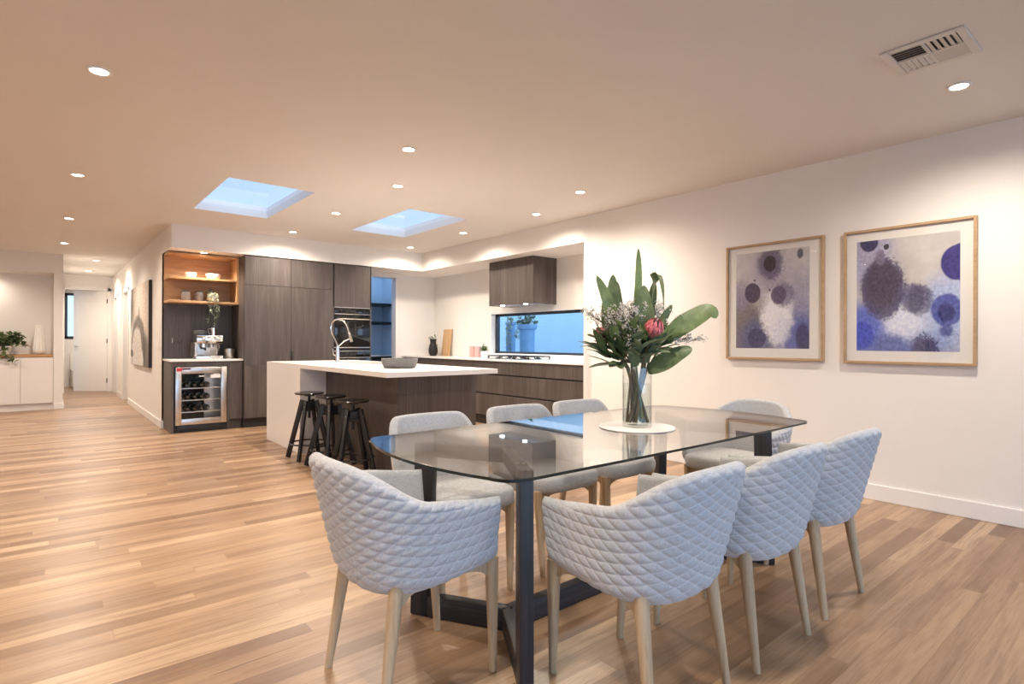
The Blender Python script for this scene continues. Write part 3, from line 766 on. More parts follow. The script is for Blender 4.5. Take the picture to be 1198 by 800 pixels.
# pantry shelves
for z, lb in ((1.86, 'upper black shelf board in the blue-lit pantry'), (1.50, 'middle black shelf board in the blue-lit pantry')):
    s = MB().box(3.5, 5.3, 10.10, 10.498, z, z + .05, .002).build('pantry_shelf', M['gap'], smooth=False); tag(s, lb, 'shelf')
pc = thing('pantry_bench', 'black pantry bench with pale top seen through the opening', 'bench cabinet', (4.4, 10.2, 0))
MB().box(3.502, 5.298, 9.95, 10.498, 0, .87).build('carcass', M['gap'], pc, smooth=False)
MB().box(3.502, 5.298, 9.93, 10.498, .872, .90, .003).build('benchtop', M['stone'], pc)

# ------------------------------------------------------------------ island
IX0, IX1, IY0, IY1 = 2.035, 3.13, 3.955, 6.98
BXL, BYF, BLK = 2.31, 4.28, 5.86
isl = thing('island_cabinet', 'dark oak kitchen island cabinet under the overhanging white top', 'kitchen island', (2.7, 5.2, 0))
MB().box(BXL, IX1 - .004, BYF, BYF + .02, .0, .879).build('end_panel', M['veneer'], isl, smooth=False)
MB().box(BXL, BXL + .02, BYF + .021, BLK, 0, .879).build('back_panel', M['veneer'], isl, smooth=False)
MB().box(IX1 - .024, IX1 - .004, BYF + .021, IY1 - .03, .10, .70).build('front_panel', M['veneer'], isl, smooth=False)
SX0, SX1, SY_0, SY_1 = 2.66, 3.04, 5.55, 6.30
it = thing('island_worktop', 'white stone island top with waterfall end beside the bar stools', 'worktop', (2.6, 5.4, .9))
mb = MB()
z0, z1 = .88, TOPZ
for a, b, c, d in ((IX0, SX0, IY0, IY1), (SX1, IX1, IY0, IY1), (SX0, SX1, IY0, SY_0), (SX0, SX1, SY_1, IY1)):
    mb.box(a, b, c, d, z0, z1)
bmesh.ops.remove_doubles(mb.bm, verts=mb.bm.verts, dist=1e-5)
mb.build('slab', M['stone'], it, smooth=False)
MB().box(IX0, BXL, BLK, IY1, 0, .8795).build('waterfall_end', M['stone'], it, smooth=False)
MB().box(SX0 - .01, SX1 + .01, SY_0 - .01, SY_1 + .01, .70, .71).box(SX0 - .012, SX0, SY_0, SY_1, .71, .879).box(SX1, SX1 + .012, SY_0, SY_1, .71, .879).box(SX0, SX1, SY_0 - .012, SY_0, .71, .879).box(SX0, SX1, SY_1, SY_1 + .012, .71, .879).build('sink', M['steel'], it, smooth=False)
fc = thing('kitchen_tap', 'chrome pull-down kitchen tap with looping spring hose on the island', 'tap', (2.66, 6.40, TOPZ))
rv_ = V((.768, -.64, 0))            # the loop of the hose lies in this vertical plane
def fp(a, z): return tuple(rv_ * a + V((0, 0, z)))
MB().lathe([(0, 0), (.030, 0), (.030, .006), (.024, .012), (.022, .10), (.017, .19), (0, .19)], (0, 0, 0), 28).build('base', M['chrome'], fc, local=True)
MB().tube([fp(0, .18), fp(-.004, .20), fp(-.035, .27), fp(-.07, .34), (rv_ * -.082 + V((0, 0, .40))), fp(-.07, .455), fp(-.03, .495), fp(.015, .505), fp(.06, .49), fp(.10, .44), fp(.125, .375), fp(.135, .345)], .0085, 10).build('spring_hose', M['chrome'], fc, local=True)
MB().tube([fp(.13, .355), fp(.143, .31), fp(.158, .26), fp(.165, .235)], [.012, .014, .018, .019], 14).build('spray_head', M['chrome'], fc, local=True)
MB().tube([fp(.0, .175), fp(.03, .20), fp(.08, .245), fp(.145, .275)], .006, 8).build('holder_arm', M['chrome'], fc, local=True)
MB().tube([fp(-.02, .07), fp(-.05, .09), fp(-.055, .15)], [.010, .008, .006], 10).build('lever', M['chrome'], fc, local=True)
bowl_simple('serving_bowl', (2.51, 4.62, TOPZ), .165, .085, 'large dark grey stoneware bowl on the white island top', M['bowl'], foot=.72, thick=.012, n=64)

# stools
def make_stool():
    s = thing('bar_stool', '', 'bar stool')
    H = .65
    MB().lathe([(0, H - .018), (.10, H - .02), (.132, H - .014), (.14, H - .004), (.136, H + .004), (.10, H), (0, H - .003)], (0, 0, 0), 40).build('seat', M['blackseat'], s, local=True)
    MB().tube([(0, 0, H - .018), (0, 0, .40)], .013, 14).lathe([(0, 0), (.05, 0), (.05, .012), (0, .012)], (0, 0, H - .032), 24).build('screw_post', M['black'], s, local=True)
    MB().box(-.045, .045, -.045, .045, .49, .56, .006).box(-.055, .055, -.055, .055, .475, .492, .003).build('hub', M['black'], s, local=True)
    for i in range(4):
        a = R(45 + 90 * i); c, n = math.cos(a), math.sin(a)
        lg = MB().bar((c * .07, n * .07, .575), (c * .218, n * .218, .006), .044, .026, .003, up=(-n, c, 0)).build('leg', M['black'], s, local=True)
        MB().tube([(c * .074, n * .074, .51), (c * .108, n * .108, .515)], .007, 8).build('bolt', M['steel'], lg, local=True)
    ring = [(math.cos(2 * math.pi * k / 40) * .178, math.sin(2 * math.pi * k / 40) * .178, .155) for k in range(41)]
    MB().tube(ring, .008, 8, caps=False).build('foot_ring', M['black'], s, local=True)
    return s
s0 = None
for x, y, rz, lb in ((2.03, 5.58, 0, 'black round bar stool against the white island end'),
                     (2.07, 5.13, 14, 'black round bar stool between the other two stools'),
                     (2.06, 4.62, -12, 'black round bar stool closest to the dining table')):
    s = make_stool() if s0 is None else copy_tree(s0)
    s0 = s0 or s
    s.location = (x, y, 0); s.rotation_euler = (0, 0, R(rz)); s['label'] = lb; s['group'] = 'bar stools at the island'

# ------------------------------------------------------------------ dining table
TX, TYC = 2.09, 1.755
dt = thing('dining_table', 'glass-topped dining table on a black oak trestle base', 'table', (TX, TYC, 0))
hw, hl, rc, bow = .485, 1.05, .085, .07
out = []
def edge_pts():
    pts = []
    corner = [(hl, -hw), (hl, hw), (-hl, hw), (-hl, -hw)]
    n = 16
    # right end (bowed), far side, left end, near side; corners rounded
    def seg(a, b, bowd, nrm):
        for i in range(n + 1):
            t = i / n; q = 4 * t * (1 - t)
            pts.append((a[0] + (b[0] - a[0]) * t + nrm[0] * bowd * q, a[1] + (b[1] - a[1]) * t + nrm[1] * bowd * q))
    def arc(c, a0):
        for i in range(1, 8):
            a = R(a0 + 90 * i / 8); pts.append((c[0] + rc * math.cos(a), c[1] + rc * math.sin(a)))
    seg((hl, -hw + rc), (hl, hw - rc), bow, (1, 0)); arc((hl - rc, hw - rc), 0)
    seg((hl - rc, hw), (-hl + rc, hw), .012, (0, 1)); arc((-hl + rc, hw - rc), 90)
    seg((-hl, hw - rc), (-hl, -hw + rc), bow, (-1, 0)); arc((-hl + rc, -hw + rc), 180)
    seg((-hl + rc, -hw), (hl - rc, -hw), .012, (0, -1)); arc((hl - rc, -hw + rc), 270)
    return pts
poly = [(TX + a, TYC + b) for a, b in edge_pts()]
MB().prism(poly, .740, .750, 'xy', 0, 0, 1).build('glass_top', [M['glass'], M['glassedge']], dt, angle=40)
JX = (1.445, 2 * TX - 1.445)
for s_, jx in ((-1, JX[0]), (1, JX[1])):
    for q in (-1, 1):
        px, py = TX + s_ * .845, TYC + q * .335
        d = V((px - jx, py - TYC, 0)).normalized(); nrm = V((-d.y, d.x, 0))
        pf_ = V((px, py, 0)); tp_ = pf_ - d * .02
        MB().bar(tuple(tp_ + V((0, 0, .733))), tuple(pf_ + d * .0 + V((0, 0, 0.002))), .048, .085, .003, up=tuple(d)).build('leg', M['blackwood'], dt)
        for nm, z, hh in (('floor_beam', .046, .088), ('top_beam', .703, .055)):
            a = V((jx, TYC, z)); b = V((px, py, z)) - d * .036
            L = (b - a).length
            o = MB().box(0, L, -.024, .024, -hh / 2, hh / 2, .003).build(nm, M['blackwood_x'], dt, local=True)
            o.location = a - V((TX, TYC, 0)); o.rotation_euler = (0, 0, math.atan2(d.y, d.x))
        MB().lathe([(0, 0), (.017, 0), (.017, .0085), (0, .0085)], (px - d.x * .10, py - d.y * .10, .7311), 24).build('glass_pad', M['chrome'], dt)
MB().box(JX[0], JX[1], TYC - .024, TYC + .024, .002, .09, .003).build('spine_beam', M['blackwood_x'], dt)

# ------------------------------------------------------------------ chairs
def shell(parent, wb, wt, bb, bt, y0, yf, zb_f, zb_b, rim, puff, NS=470, NTt=115, name_out='quilted_shell', name_in='inner_upholstery', th=.021, quilt=True, ztop=.79, p=.82):
    """upholstered tub: a mid surface wrapped round the sitter, thickened, with a diamond-quilted outer face"""
    def plan(kind, u, z):
        q = min(1.2, max(0, (z - zb_b) / (ztop - zb_b)))
        w = wb + (wt - wb) * min(1, q * 1.5) ** .75
        b = bb + (bt - bb) * q
        if kind == 0:
            a = u
            return w * np.sign(np.sin(a)) * abs(math.sin(a)) ** p, y0 + (b - y0) * abs(math.cos(a)) ** p
        s = 1 if u > 0 else -1
        f = abs(u)
        return s * (w - .012 * f * f), y0 + (yf - y0) * f
    # arc-length table at mid height
    prm = []
    for i in range(60, 0, -1): prm.append((1, -i / 60))
    for i in range(-200, 201): prm.append((0, i / 200 * math.pi / 2))
    for i in range(1, 61): prm.append((1, i / 60))
    pts = np.array([plan(k, u, .58) for k, u in prm]); seg = np.linalg.norm(np.diff(pts, axis=0), axis=1)
    cum = np.concatenate([[0], np.cumsum(seg)]); Ltot = cum[-1]
    e = np.linspace(-1, 1, NS)
    e = np.sign(e) * (1 - (1 - abs(e)) ** 1.0)
    e = np.concatenate([[-1, -.9985, -.995, -.99, -.983], e[(abs(e) < .978)], [.983, .99, .995, .9985, 1]])
    tt = np.concatenate([[0, .004, .012, .024], np.linspace(.036, .93, NTt), [.945, .96, .972, .982, .99, .995, .9985, 1]])
    S, T_ = len(e), len(tt)
    mid = np.zeros((S, T_, 3)); zt_a = np.zeros(S)
    for i, s in enumerate(e):
        L = (s + 1) / 2 * Ltot; k = min(max(int(np.searchsorted(cum, L)), 1), len(prm) - 1)
        u0, u1 = prm[k - 1], prm[k]; f = (L - cum[k - 1]) / max(1e-9, cum[k] - cum[k - 1])
        if u0[0] == u1[0]: kk, uu = u0[0], u0[1] + (u1[1] - u0[1]) * f
        else: kk, uu = u1
        _, ym = plan(kk, uu, .58)
        fr = (ym - bt) / (yf - bt)                      # 0 at the back, 1 at the arm front
        zb = zb_b + (zb_f - zb_b) * max(0, min(1, fr)) ** 1.2
        zt = rim(abs(s), ym); zt_a[i] = zt
        for j, t in enumerate(tt):
            z = zb + (zt - zb) * t
            x, y = plan(kk, uu, z)
            tuck = max(0, 1 - t / .14)                   # the lower edge rolls under
            if tuck > 0: x *= 1 - .10 * tuck ** 2; y = y - (y - .02) * .09 * tuck ** 2
            mid[i, j] = (x, y, z)
    du = np.gradient(mid, axis=0); dv = np.gradient(mid, axis=1)
    n = np.cross(du, dv); n /= np.linalg.norm(n, axis=2, keepdims=True) + 1e-12
    if n[S // 2, T_ // 2, 1] > 0: n = -n                  # outward at the back is -y
    hgt = (zt_a[:, None] - mid[:, 0, 2][:, None])
    dtop = (1 - tt)[None, :] * hgt; dend = (1 - abs(e))[:, None] / 2 * Ltot
    def rnd(d, r): q = np.clip(1 - d / r, 0, 1); return np.sqrt(np.clip(1 - q * q, 0, 1))
    h = th * rnd(dtop, .022) * rnd(dend, .020)
    outer = mid + n * h[..., None]; inner = mid - n * h[..., None]
    if quilt:
        # developed lattice: two families of seams on the unrolled cone
        phi = (e * Ltot / 2) * .95
        Rr = .95
        rad = Rr + (mid[:, :, 2] - .38)
        X = rad * np.sin(phi)[:, None]; Y = rad * np.cos(phi)[:, None]
        sp = .0345; ang = R(24)
        d1 = (-X * math.sin(ang) + Y * math.cos(ang)) / sp
        d2 = (X * math.sin(ang) + Y * math.cos(ang)) / sp
        f1 = abs(d1 - np.round(d1)) * sp; f2 = abs(d2 - np.round(d2)) * sp   # distance to the seams (0..sp/2)
        a1 = np.clip(f1 / (sp / 2), 0, 1); a2 = np.clip(f2 / (sp / 2), 0, 1)
        crease = (1 - np.exp(-f1 / .0034)) * (1 - np.exp(-f2 / .0034))
        pf = .62 * crease + .38 * np.sin(a1 * math.pi / 2) * np.sin(a2 * math.pi / 2)
        seam_tone = np.exp(-(np.minimum(f1, f2) / .0017) ** 2)
        fade = np.clip(dtop / .014, 0, 1) * np.clip(dend / .012, 0, 1) * np.clip(tt[None, :] / .03, 0, 1)
        outer = outer + n * (puff * pf * fade)[..., None]
    def grid(P, flip):
        vs = P.reshape(-1, 3); I = np.arange(S * T_).reshape(S, T_)
        f = np.stack([I[:-1, :-1], I[1:, :-1], I[1:, 1:], I[:-1, 1:]], -1).reshape(-1, 4)
        if flip: f = f[:, ::-1]
        return vs, f
    v1, f1_ = grid(outer, False)
    # underside: from the lower edge to the seat base
    vs = list(map(tuple, v1)); fs = [tuple(int(q) for q in r) for r in f1_]
    b0 = len(vs); step = 6
    idx = list(range(0, S, step)); idx = idx if idx[-1] == S - 1 else idx + [S - 1]
    low = [int(i * T_) for i in idx]
    for i in idx:
        q = outer[i, 0]; vs.append((q[0] * .72, (q[1] - .02) * .72 + .02, q[2] + .004))
    for a in range(len(idx) - 1): fs.append((low[a], b0 + a, b0 + a + 1, low[a + 1]))
    oo = meshobj(name_out, vs, fs, M['quilt'] if quilt else M['fabric'], parent, angle=80)
    if quilt:                                            # paler tone along the quilting seams
        at = oo.data.attributes.new('seam_tone', 'FLOAT', 'POINT')
        at.data.foreach_set('value', np.concatenate([(seam_tone * fade).reshape(-1), np.zeros(len(vs) - S * T_)]).astype(np.float32))
    v2, f2_ = grid(inner, True)
    meshobj(name_in, list(map(tuple, v2)), [tuple(int(q) for q in r) for r in f2_], M['fabric'], parent, angle=80)

def smoothstep(x, a, b):
    t = max(0, min(1, (x - a) / (b - a))); return t * t * (3 - 2 * t)

def chair_base(c, xf, yfr, xb, ybk, ztop=.40):
    for q in (-1, 1):
        for (tx, ty, bx, by) in ((xf + .016, yfr - .02, xf, yfr), (xb - .022, ybk + .06, xb, ybk)):
            n = 7; pts, rad = [], []
            for i in range(n):
                t = i / (n - 1)
                pts.append((q * (tx + (bx - tx) * t), ty + (by - ty) * t, ztop + .012 - (ztop + .012) * t))
                rad.append(.0245 - .0115 * t ** 1.15)
            MB().tube(pts, rad, 16).build('leg', M['ash'], c, local=True)
    # arched rails between the legs
    def arch(x0, x1, zt):
        P = [(x0, zt), (x1, zt)]
        for i in range(13):
            t = i / 12; P.append((x1 + (x0 - x1) * t, zt - .022 - .040 * abs(2 * t - 1) ** 5))
        return P
    zt = ztop + .004
    fr = MB()
    fr.prism(arch(-xf, xf, zt), yfr - .034, yfr - .014, 'xz', .002)
    fr.prism(arch(-xb + .03, xb - .03, zt), ybk + .056, ybk + .076, 'xz', .002)
    for q in (-1, 1): fr.prism(arch(ybk + .07, yfr - .03, zt), q * (xf + .01) - .01, q * (xf + .01) + .01, 'yz', .002)
    fr.build('seat_frame', M['ash'], c, local=True)

def cushion(c, hw_, y0, y1, z0, z1, taper=.9):
    """soft seat pad: superellipse outline, domed top"""
    N = 56; rings = []
    prof = [(.955, z0), (.985, z0 + .008), (1.0, z0 + .026), (1.0, z1 - .030), (.985, z1 - .013), (.95, z1 - .003), (.85, z1 + .003), (.6, z1 + .007), (.3, z1 + .009)]
    vs, fs = [], []
    cyy, hy = (y0 + y1) / 2, (y1 - y0) / 2
    for s, z in prof:
        for k in range(N):
            a = 2 * math.pi * k / N
            x = math.copysign(abs(math.cos(a)) ** .42, math.cos(a)); y = math.copysign(abs(math.sin(a)) ** .42, math.sin(a))
            wx = hw_ * (taper + (1 - taper) * (y + 1) / 2)
            vs.append((x * wx * s, cyy + y * hy * s, z))
    for i in range(len(prof) - 1):
        for k in range(N): fs.append((i * N + k, i * N + (k + 1) % N, (i + 1) * N + (k + 1) % N, (i + 1) * N + k))
    vs.append((0, cyy, prof[-1][1] + .001)); t = len(vs) - 1
    for k in range(N): fs.append(((len(prof) - 1) * N + k, (len(prof) - 1) * N + (k + 1) % N, t))
    fs.append(tuple(range(N))[::-1])
    meshobj('seat_cushion', vs, fs, M['fabric'], c, angle=70)

def make_armchair():
    c = thing('quilted_armchair', '', 'armchair')
    def rim(s, y):
        arm = .638 + .034 * smoothstep(-y, -.18, .16)
        return arm + (.800 - arm) * smoothstep(-y, .10, .312)
    shell(c, .222, .272, -.235, -.340, -.04, .172, .428, .375, rim, .0060, ztop=.80)
    cushion(c, .232, -.20, .243, .402, .478)
    chair_base(c, .182, .205, .208, -.235)
    return c
def make_sidechair():
    c = thing('upholstered_side_chair', '', 'chair')
    def rim(s, y):
        return .50 + (.795 - .50) * smoothstep(-y, .03, .205)
    shell(c, .212, .250, -.205, -.270, -.02, .10, .415, .39, rim, .0, quilt=False, NS=120, NTt=36, name_out='outer_upholstery', p=.70)
    cushion(c, .222, -.19, .262, .412, .486)
    chair_base(c, .185, .205, .195, -.20, .41)
    return c
a0 = None
for x, y, rz, lb in ((1.02, 1.75, -90, 'quilted grey armchair at the table end facing the framed pictures'),
                     (1.565, 1.222, 0, 'quilted grey armchair with its back to the camera, beside the front table leg'),
                     (2.14, 1.20, 0, 'quilted grey armchair in the middle of the three on the near side'),
                     (2.735, 1.205, 0, 'quilted grey armchair on the near side, closest to the picture wall'),
                     (3.25, 1.775, 90, 'quilted grey armchair at the table end below the framed pictures')):
    c = make_armchair() if a0 is None else copy_tree(a0)
    a0 = a0 or c
    c.location = (x, y, 0); c.rotation_euler = (0, 0, R(rz)); c['label'] = lb; c['group'] = 'quilted armchairs round the dining table'
c0 = None
for x, y, rz, lb in ((1.50, 2.235, 180, 'smooth grey side chair across the table, closest to the bar stools'),
                     (2.09, 2.245, 180, 'smooth grey side chair across the table, in the middle of its row'),
                     (2.585, 2.235, 180, 'smooth grey side chair across the table, closest to the flower vase')):
    c = make_sidechair() if c0 is None else copy_tree(c0)
    c0 = c0 or c
    c.location = (x, y, 0); c.rotation_euler = (0, 0, R(rz)); c['label'] = lb; c['group'] = 'side chairs along the far side of the table'

# ------------------------------------------------------------------ flowers on the table
VX, VY, VZ = 2.205, 1.70, .757
pm = MB().lathe([(0, 0), (.178, 0), (.181, .003), (.178, .006), (0, .006)], (VX, VY, .7505), 64).build('placemat', M['felt']); tag(pm, 'round white placemat under the flower vase', 'placemat')
va = thing('flower_vase', 'clear glass cylinder vase half filled with water on the dining table', 'vase', (VX, VY, VZ))
VR, VH = .070, .285
MB().lathe([(0, 0), (VR - .004, 0), (VR, .004), (VR, VH - .002), (VR - .002, VH), (VR - .004, VH - .002), (VR - .004, .012), (0, .012)], (0, 0, 0), 48).build('glass_wall', M['vaseglass'], va, local=True)
MB().lathe([(0, .0125), (VR - .0045, .0125), (VR - .0045, .205), (0, .205)], (0, 0, 0), 48).build('water_fill', M['water'], va, local=True)
cr, cd = V((.768, -.64, 0)), V((.64, .768, 0))        # across and away
def bp(a, z, d=0): return V((VX, VY, 0)) + cr * a + cd * d + V((0, 0, z))
PXM = .00414
def q(u, v, d=0): return bp((u - 746) * PXM, 1.038 - (v - 430) * PXM, d)     # measured against the vase
def stem_to(target, foot, r=.004, mid=None):
    off = V((target.x - VX, target.y - VY, 0)); off = off.normalized() * min(.048, off.length * .6 + .012) if off.length > 1e-4 else off
    m = mid if mid is not None else V((VX, VY, 1.035)) + off
    return [bp(foot[0], VZ + .02, foot[1]), (bp(foot[0], VZ + .02, foot[1]) + m) * .5, m, (m + target) * .5, target], r
def leaf_stem(label, pts, width, foot, mat='leaf', cup=.15, up=None, wav=.12, prof=None):
    base = pts[0]
    o = thing('tropical_leaf', label, 'leaf', tuple(base), 0, 'large leaves in the vase')
    st, r = stem_to(base, foot, .0035)
    MB().tube(st, [.0062, .006, .0055, .0045, .0035], 8).build('stem', M['greenstem'] if len(label) % 2 else M['stem'], o)
    Vv, Ff = [], []
    leaf_mesh(Vv, Ff, pts, width * 1.3, up if up is not None else -cd, cup, 22, prof, wav)
    Vv = [v - base for v in Vv]
    meshobj('blade', Vv, Ff, M[mat], o)
    return o
leaf_stem('tall narrow upright leaf, the highest in the vase', [q(741, 416), q(741, 385, -.02), q(746, 335, -.01), q(748, 289, .02)], .030, (.02, .02), 'leaf_light', up=-cd + cr * .5)
leaf_stem('pointed leaf leaning toward the kitchen window, outermost of the upright leaves', [q(728, 418, .02), q(722, 385), q(711, 352, -.01), q(698, 322, 0)], .036, (.03, .0), 'leaf_light')
leaf_stem('broad upright leaf beside the one leaning to the kitchen window', [q(729, 418, .05), q(722, 380, .04), q(719, 350, .04), q(720, 319, .06)], .044, (.035, -.02))
leaf_stem('slim upright leaf tucked behind the broad upright pair', [q(733, 420, .06), q(729, 385, .07), q(726, 355, .07), q(726, 327, .08)], .032, (-.01, .03))
leaf_stem('broad leaf standing upright above the open protea', [q(752, 424, -.03), q(750, 395, -.06), q(750, 365, -.06), q(752, 334, -.03)], .058, (-.03, .01))
leaf_stem('arching leaf with its tip hanging down behind the protea', [q(759, 408, .03), q(764, 366, .04), q(767, 332, .04), q(772, 320, .03), q(775, 340, .0), q(775, 366, -.02)], .034, (-.03, .03), up=V((.3, -.3, 1)))
leaf_stem('short dark leaf standing behind the arching leaf', [q(758, 404, .06), q(762, 372, .08), q(768, 348, .09), q(772, 326, .10)], .030, (-.02, -.02))
leaf_stem('big leaf stretching out toward the framed pictures, tip drooping', [q(775, 400, -.02), q(792, 384, -.03), q(812, 371, -.03), q(828, 363, -.03), q(836, 372, -.03)], .056, (-.045, .01), 'leaf_light', up=-cd * .8 + V((0, 0, .6)))
leaf_stem('big low leaf sweeping down beside the vase rim', [q(757, 434, -.02), q(772, 424, -.05), q(790, 413, -.06), q(806, 406, -.05)], .050, (-.04, -.02), 'leaf', up=-cd * .8 + V((0, 0, .6)))
leaf_stem('small leaf curling out between the arching and the big leaf', [q(765, 398, .0), q(775, 375, .0), q(786, 356, -.01)], .022, (-.01, .04))
leaf_stem('dark leaf hanging low at the vase mouth', [q(742, 428, -.055), q(737, 412, -.09), q(734, 396, -.085)], .030, (.02, -.03))
leaf_stem('upright dark leaf close to the pink bud', [q(727, 418, -.01), q(713, 390, .03), q(708, 350, .05)], .026, (.04, .02), 'leaf')

def protea(label, ctr, rad, ax, foot):
    o = thing('protea', label, 'flower', tuple(ctr), 0, 'proteas in the vase')
    ax = V(ax).normalized(); u = ax.cross(V((0, 0, 1)) if abs(ax.z) < .9 else V((1, 0, 0))).normalized(); w = ax.cross(u)
    st, r = stem_to(ctr - ax * rad * 1.6, foot)
    MB().tube(st, [.006, .006, .0055, .005, .005], 10).build('stem', M['stem'], o)
    Vv, Ff = [], []
    for ring, (n, r0, r1, hgt, wd) in enumerate(((9, .62, .86, 1.25, .34), (11, .74, 1.02, 1.0, .34), (12, .82, 1.10, .55, .36))):
        for k in range(n):
            a = 2 * math.pi * (k + ring * .5) / n; dr_ = u * math.cos(a) + w * math.sin(a)
            b = -ax * rad * 1.3 + dr_ * rad * .25
            leaf_mesh(Vv, Ff, [b, -ax * rad * .2 + dr_ * rad * r1, ax * rad * hgt * .55 + dr_ * rad * r1, ax * rad * hgt + dr_ * rad * r0], rad * wd, dr_, .25, 8)
    meshobj('bract_cup', Vv, Ff, M['petal'], o)
    m4 = Matrix((u, w, ax)).transposed().to_4x4()
    MB().lathe([(0, -rad), (rad * .6, -rad * .6), (rad * .66, 0), (rad * .58, rad * .75), (rad * .3, rad * .92), (0, rad * .9)], (0, 0, 0), 20, mat=m4).build('flower_centre', M['petaltip'], o, local=True)
    Vv, Ff = [], []
    for k in range(11):
        a = 2 * math.pi * k / 11 + .3; dr_ = u * math.cos(a) + w * math.sin(a)
        b = -ax * rad * 2.0
        leaf_mesh(Vv, Ff, [b, b + dr_ * rad * .9 + ax * rad * .35, b + dr_ * rad * (1.6 + .4 * (k % 3)) + ax * rad * (1.4 - .3 * (k % 2))], rad * .34, dr_ + ax * .3, .2, 8)
    meshobj('leaf_collar', Vv, Ff, M['leaf_light'], o)
protea('large open coral pink protea facing the room', q(757, 384, -.14), .036, (-.10, -.50, .86), (-.01, -.03))
protea('smaller half-hidden pink protea bud on the kitchen-window side', q(703, 390, .0), .026, (-.75, .25, .6), (.045, -.01))

def branch(label, tips, foot, wl, ww, mat, r2):
    o = thing('foliage_branch', label, 'foliage', tuple(q(735, 425)), 0, 'foliage branches in the vase')
    rg = random.Random(r2)
    st, r = stem_to(q(738, 424, -.02), foot)
    mbx = MB().tube(st, [.006, .006, .005, .005, .004], 8)
    Vv, Ff = [], []
    org = q(735, 425)
    for tp_ in tips:
        s = q(738, 424, -.02)
        m = (s + tp_) * .5 + V((0, 0, .012))
        mbx.tube([s, m, tp_], [.003, .0025, .002], 6)
        d0 = (tp_ - s)
        for k in range(7):
            t = .35 + .65 * k / 6; b = s.lerp(tp_, t)
            side = V((rg.uniform(-1, 1), rg.uniform(-1, 1), rg.uniform(-.5, .6)))
            dd = (d0.normalized() * .8 + side * .55).normalized()
            L = wl * rg.uniform(.75, 1.2)
            leaf_mesh(Vv, Ff, [b - org, b + dd * L * .5 + V((0, 0, .006)) - org, b + dd * L - org], ww * rg.uniform(.8, 1.2), V((rg.uniform(-.4, .4), rg.uniform(-.6, 0), 1)), .2, 8)
    mbx.build('twig', M['stem'], o)
    meshobj('foliage', Vv, Ff, M[mat], o)
branch('dark leafy branch fanning out low toward the kitchen window', [q(702, 400, -.02), q(696, 408, -.04), q(706, 417, -.06), q(716, 402, -.07), q(714, 426, -.07)], (.05, -.02), .115, .032, 'leaf', 5)
branch('leafy branch spilling forward over the vase rim', [q(742, 408, -.12), q(757, 410, -.11), q(735, 400, -.10), q(766, 402, -.08)], (-.02, .035), .10, .029, 'leaf_blue', 8)
branch('olive leafy branch standing up between the two proteas', [q(725, 388, -.09), q(736, 380, -.10), q(716, 396, -.08), q(746, 396, -.12), q(764, 388, -.09)], (.0, .045), .085, .026, 'leaf_light', 14)
branch('leafy branch leaning out below the open protea', [q(772, 408, -.07), q(780, 397, -.05), q(768, 390, -.03)], (-.05, .0), .10, .027, 'leaf_light', 9)

def filler(label, spots, foot, seed):
    o = thing('filler_flower_spray', label, 'flower', tuple(q(746, 400)), 0, 'white filler flower sprays in the vase')
    rg = random.Random(seed); org = q(746, 400)
    mbx = MB(); hd_ = MB()
    st, r = stem_to(q(745, 415, .0), foot)
    mbx.tube(st, .0022, 6)
    for (u, v, d, n, sp) in spots:
        c = q(u, v, d)
        mbx.tube([q(745, 415, 0), (q(745, 415, 0) + c) * .5 + V((0, 0, .015)), c], .0013, 5)
        for _ in range(n):
            t = c + V((rg.gauss(0, sp), rg.gauss(0, sp), rg.gauss(0, sp * .7)))
            mbx.tube([c.lerp(q(745, 415, 0), .15), (c + t) * .5 + V((0, 0, .004)), t], .0007, 4)
            for _k in range(5):
                p = t + V((rg.gauss(0, .007), rg.gauss(0, .007), rg.gauss(0, .006)))
                s = rg.uniform(.0024, .0048)
                tbm = bmesh.new(); bmesh.ops.create_icosphere(tbm, subdivisions=1, radius=s); bmesh.ops.translate(tbm, vec=p, verts=tbm.verts); hd_.merge(tbm)
    mbx.build('twig', M['stem'], o); hd_.build('blossom', M['filler'], o)
filler('cloud of tiny white filler flowers behind the proteas', [(722, 382, .0, 44, .034), (740, 374, -.04, 42, .034), (733, 392, -.06, 34, .03), (757, 370, .03, 30, .032), (770, 378, .02, 26, .028)], (.01, .045), 21)
filler('soft grey-white filler cloud in front of the upright leaves', [(716, 368, -.05, 34, .028), (734, 362, -.07, 34, .028), (724, 376, -.08, 30, .028), (750, 360, .0, 28, .026), (770, 360, .02, 30, .026), (738, 386, -.08, 16, .018)], (.02, -.04), 24)
filler('thin twiggy spray reaching toward the kitchen window', [(700, 372, .02, 12, .022), (690, 366, .02, 10, .018), (712, 384, .0, 10, .022)], (.05, .02), 22)
filler('thin twiggy spray reaching toward the framed pictures', [(790, 396, -.02, 12, .02), (806, 394, -.02, 10, .016), (816, 396, -.02, 8, .013), (794, 372, .0, 5, .012)], (-.05, .02), 23)

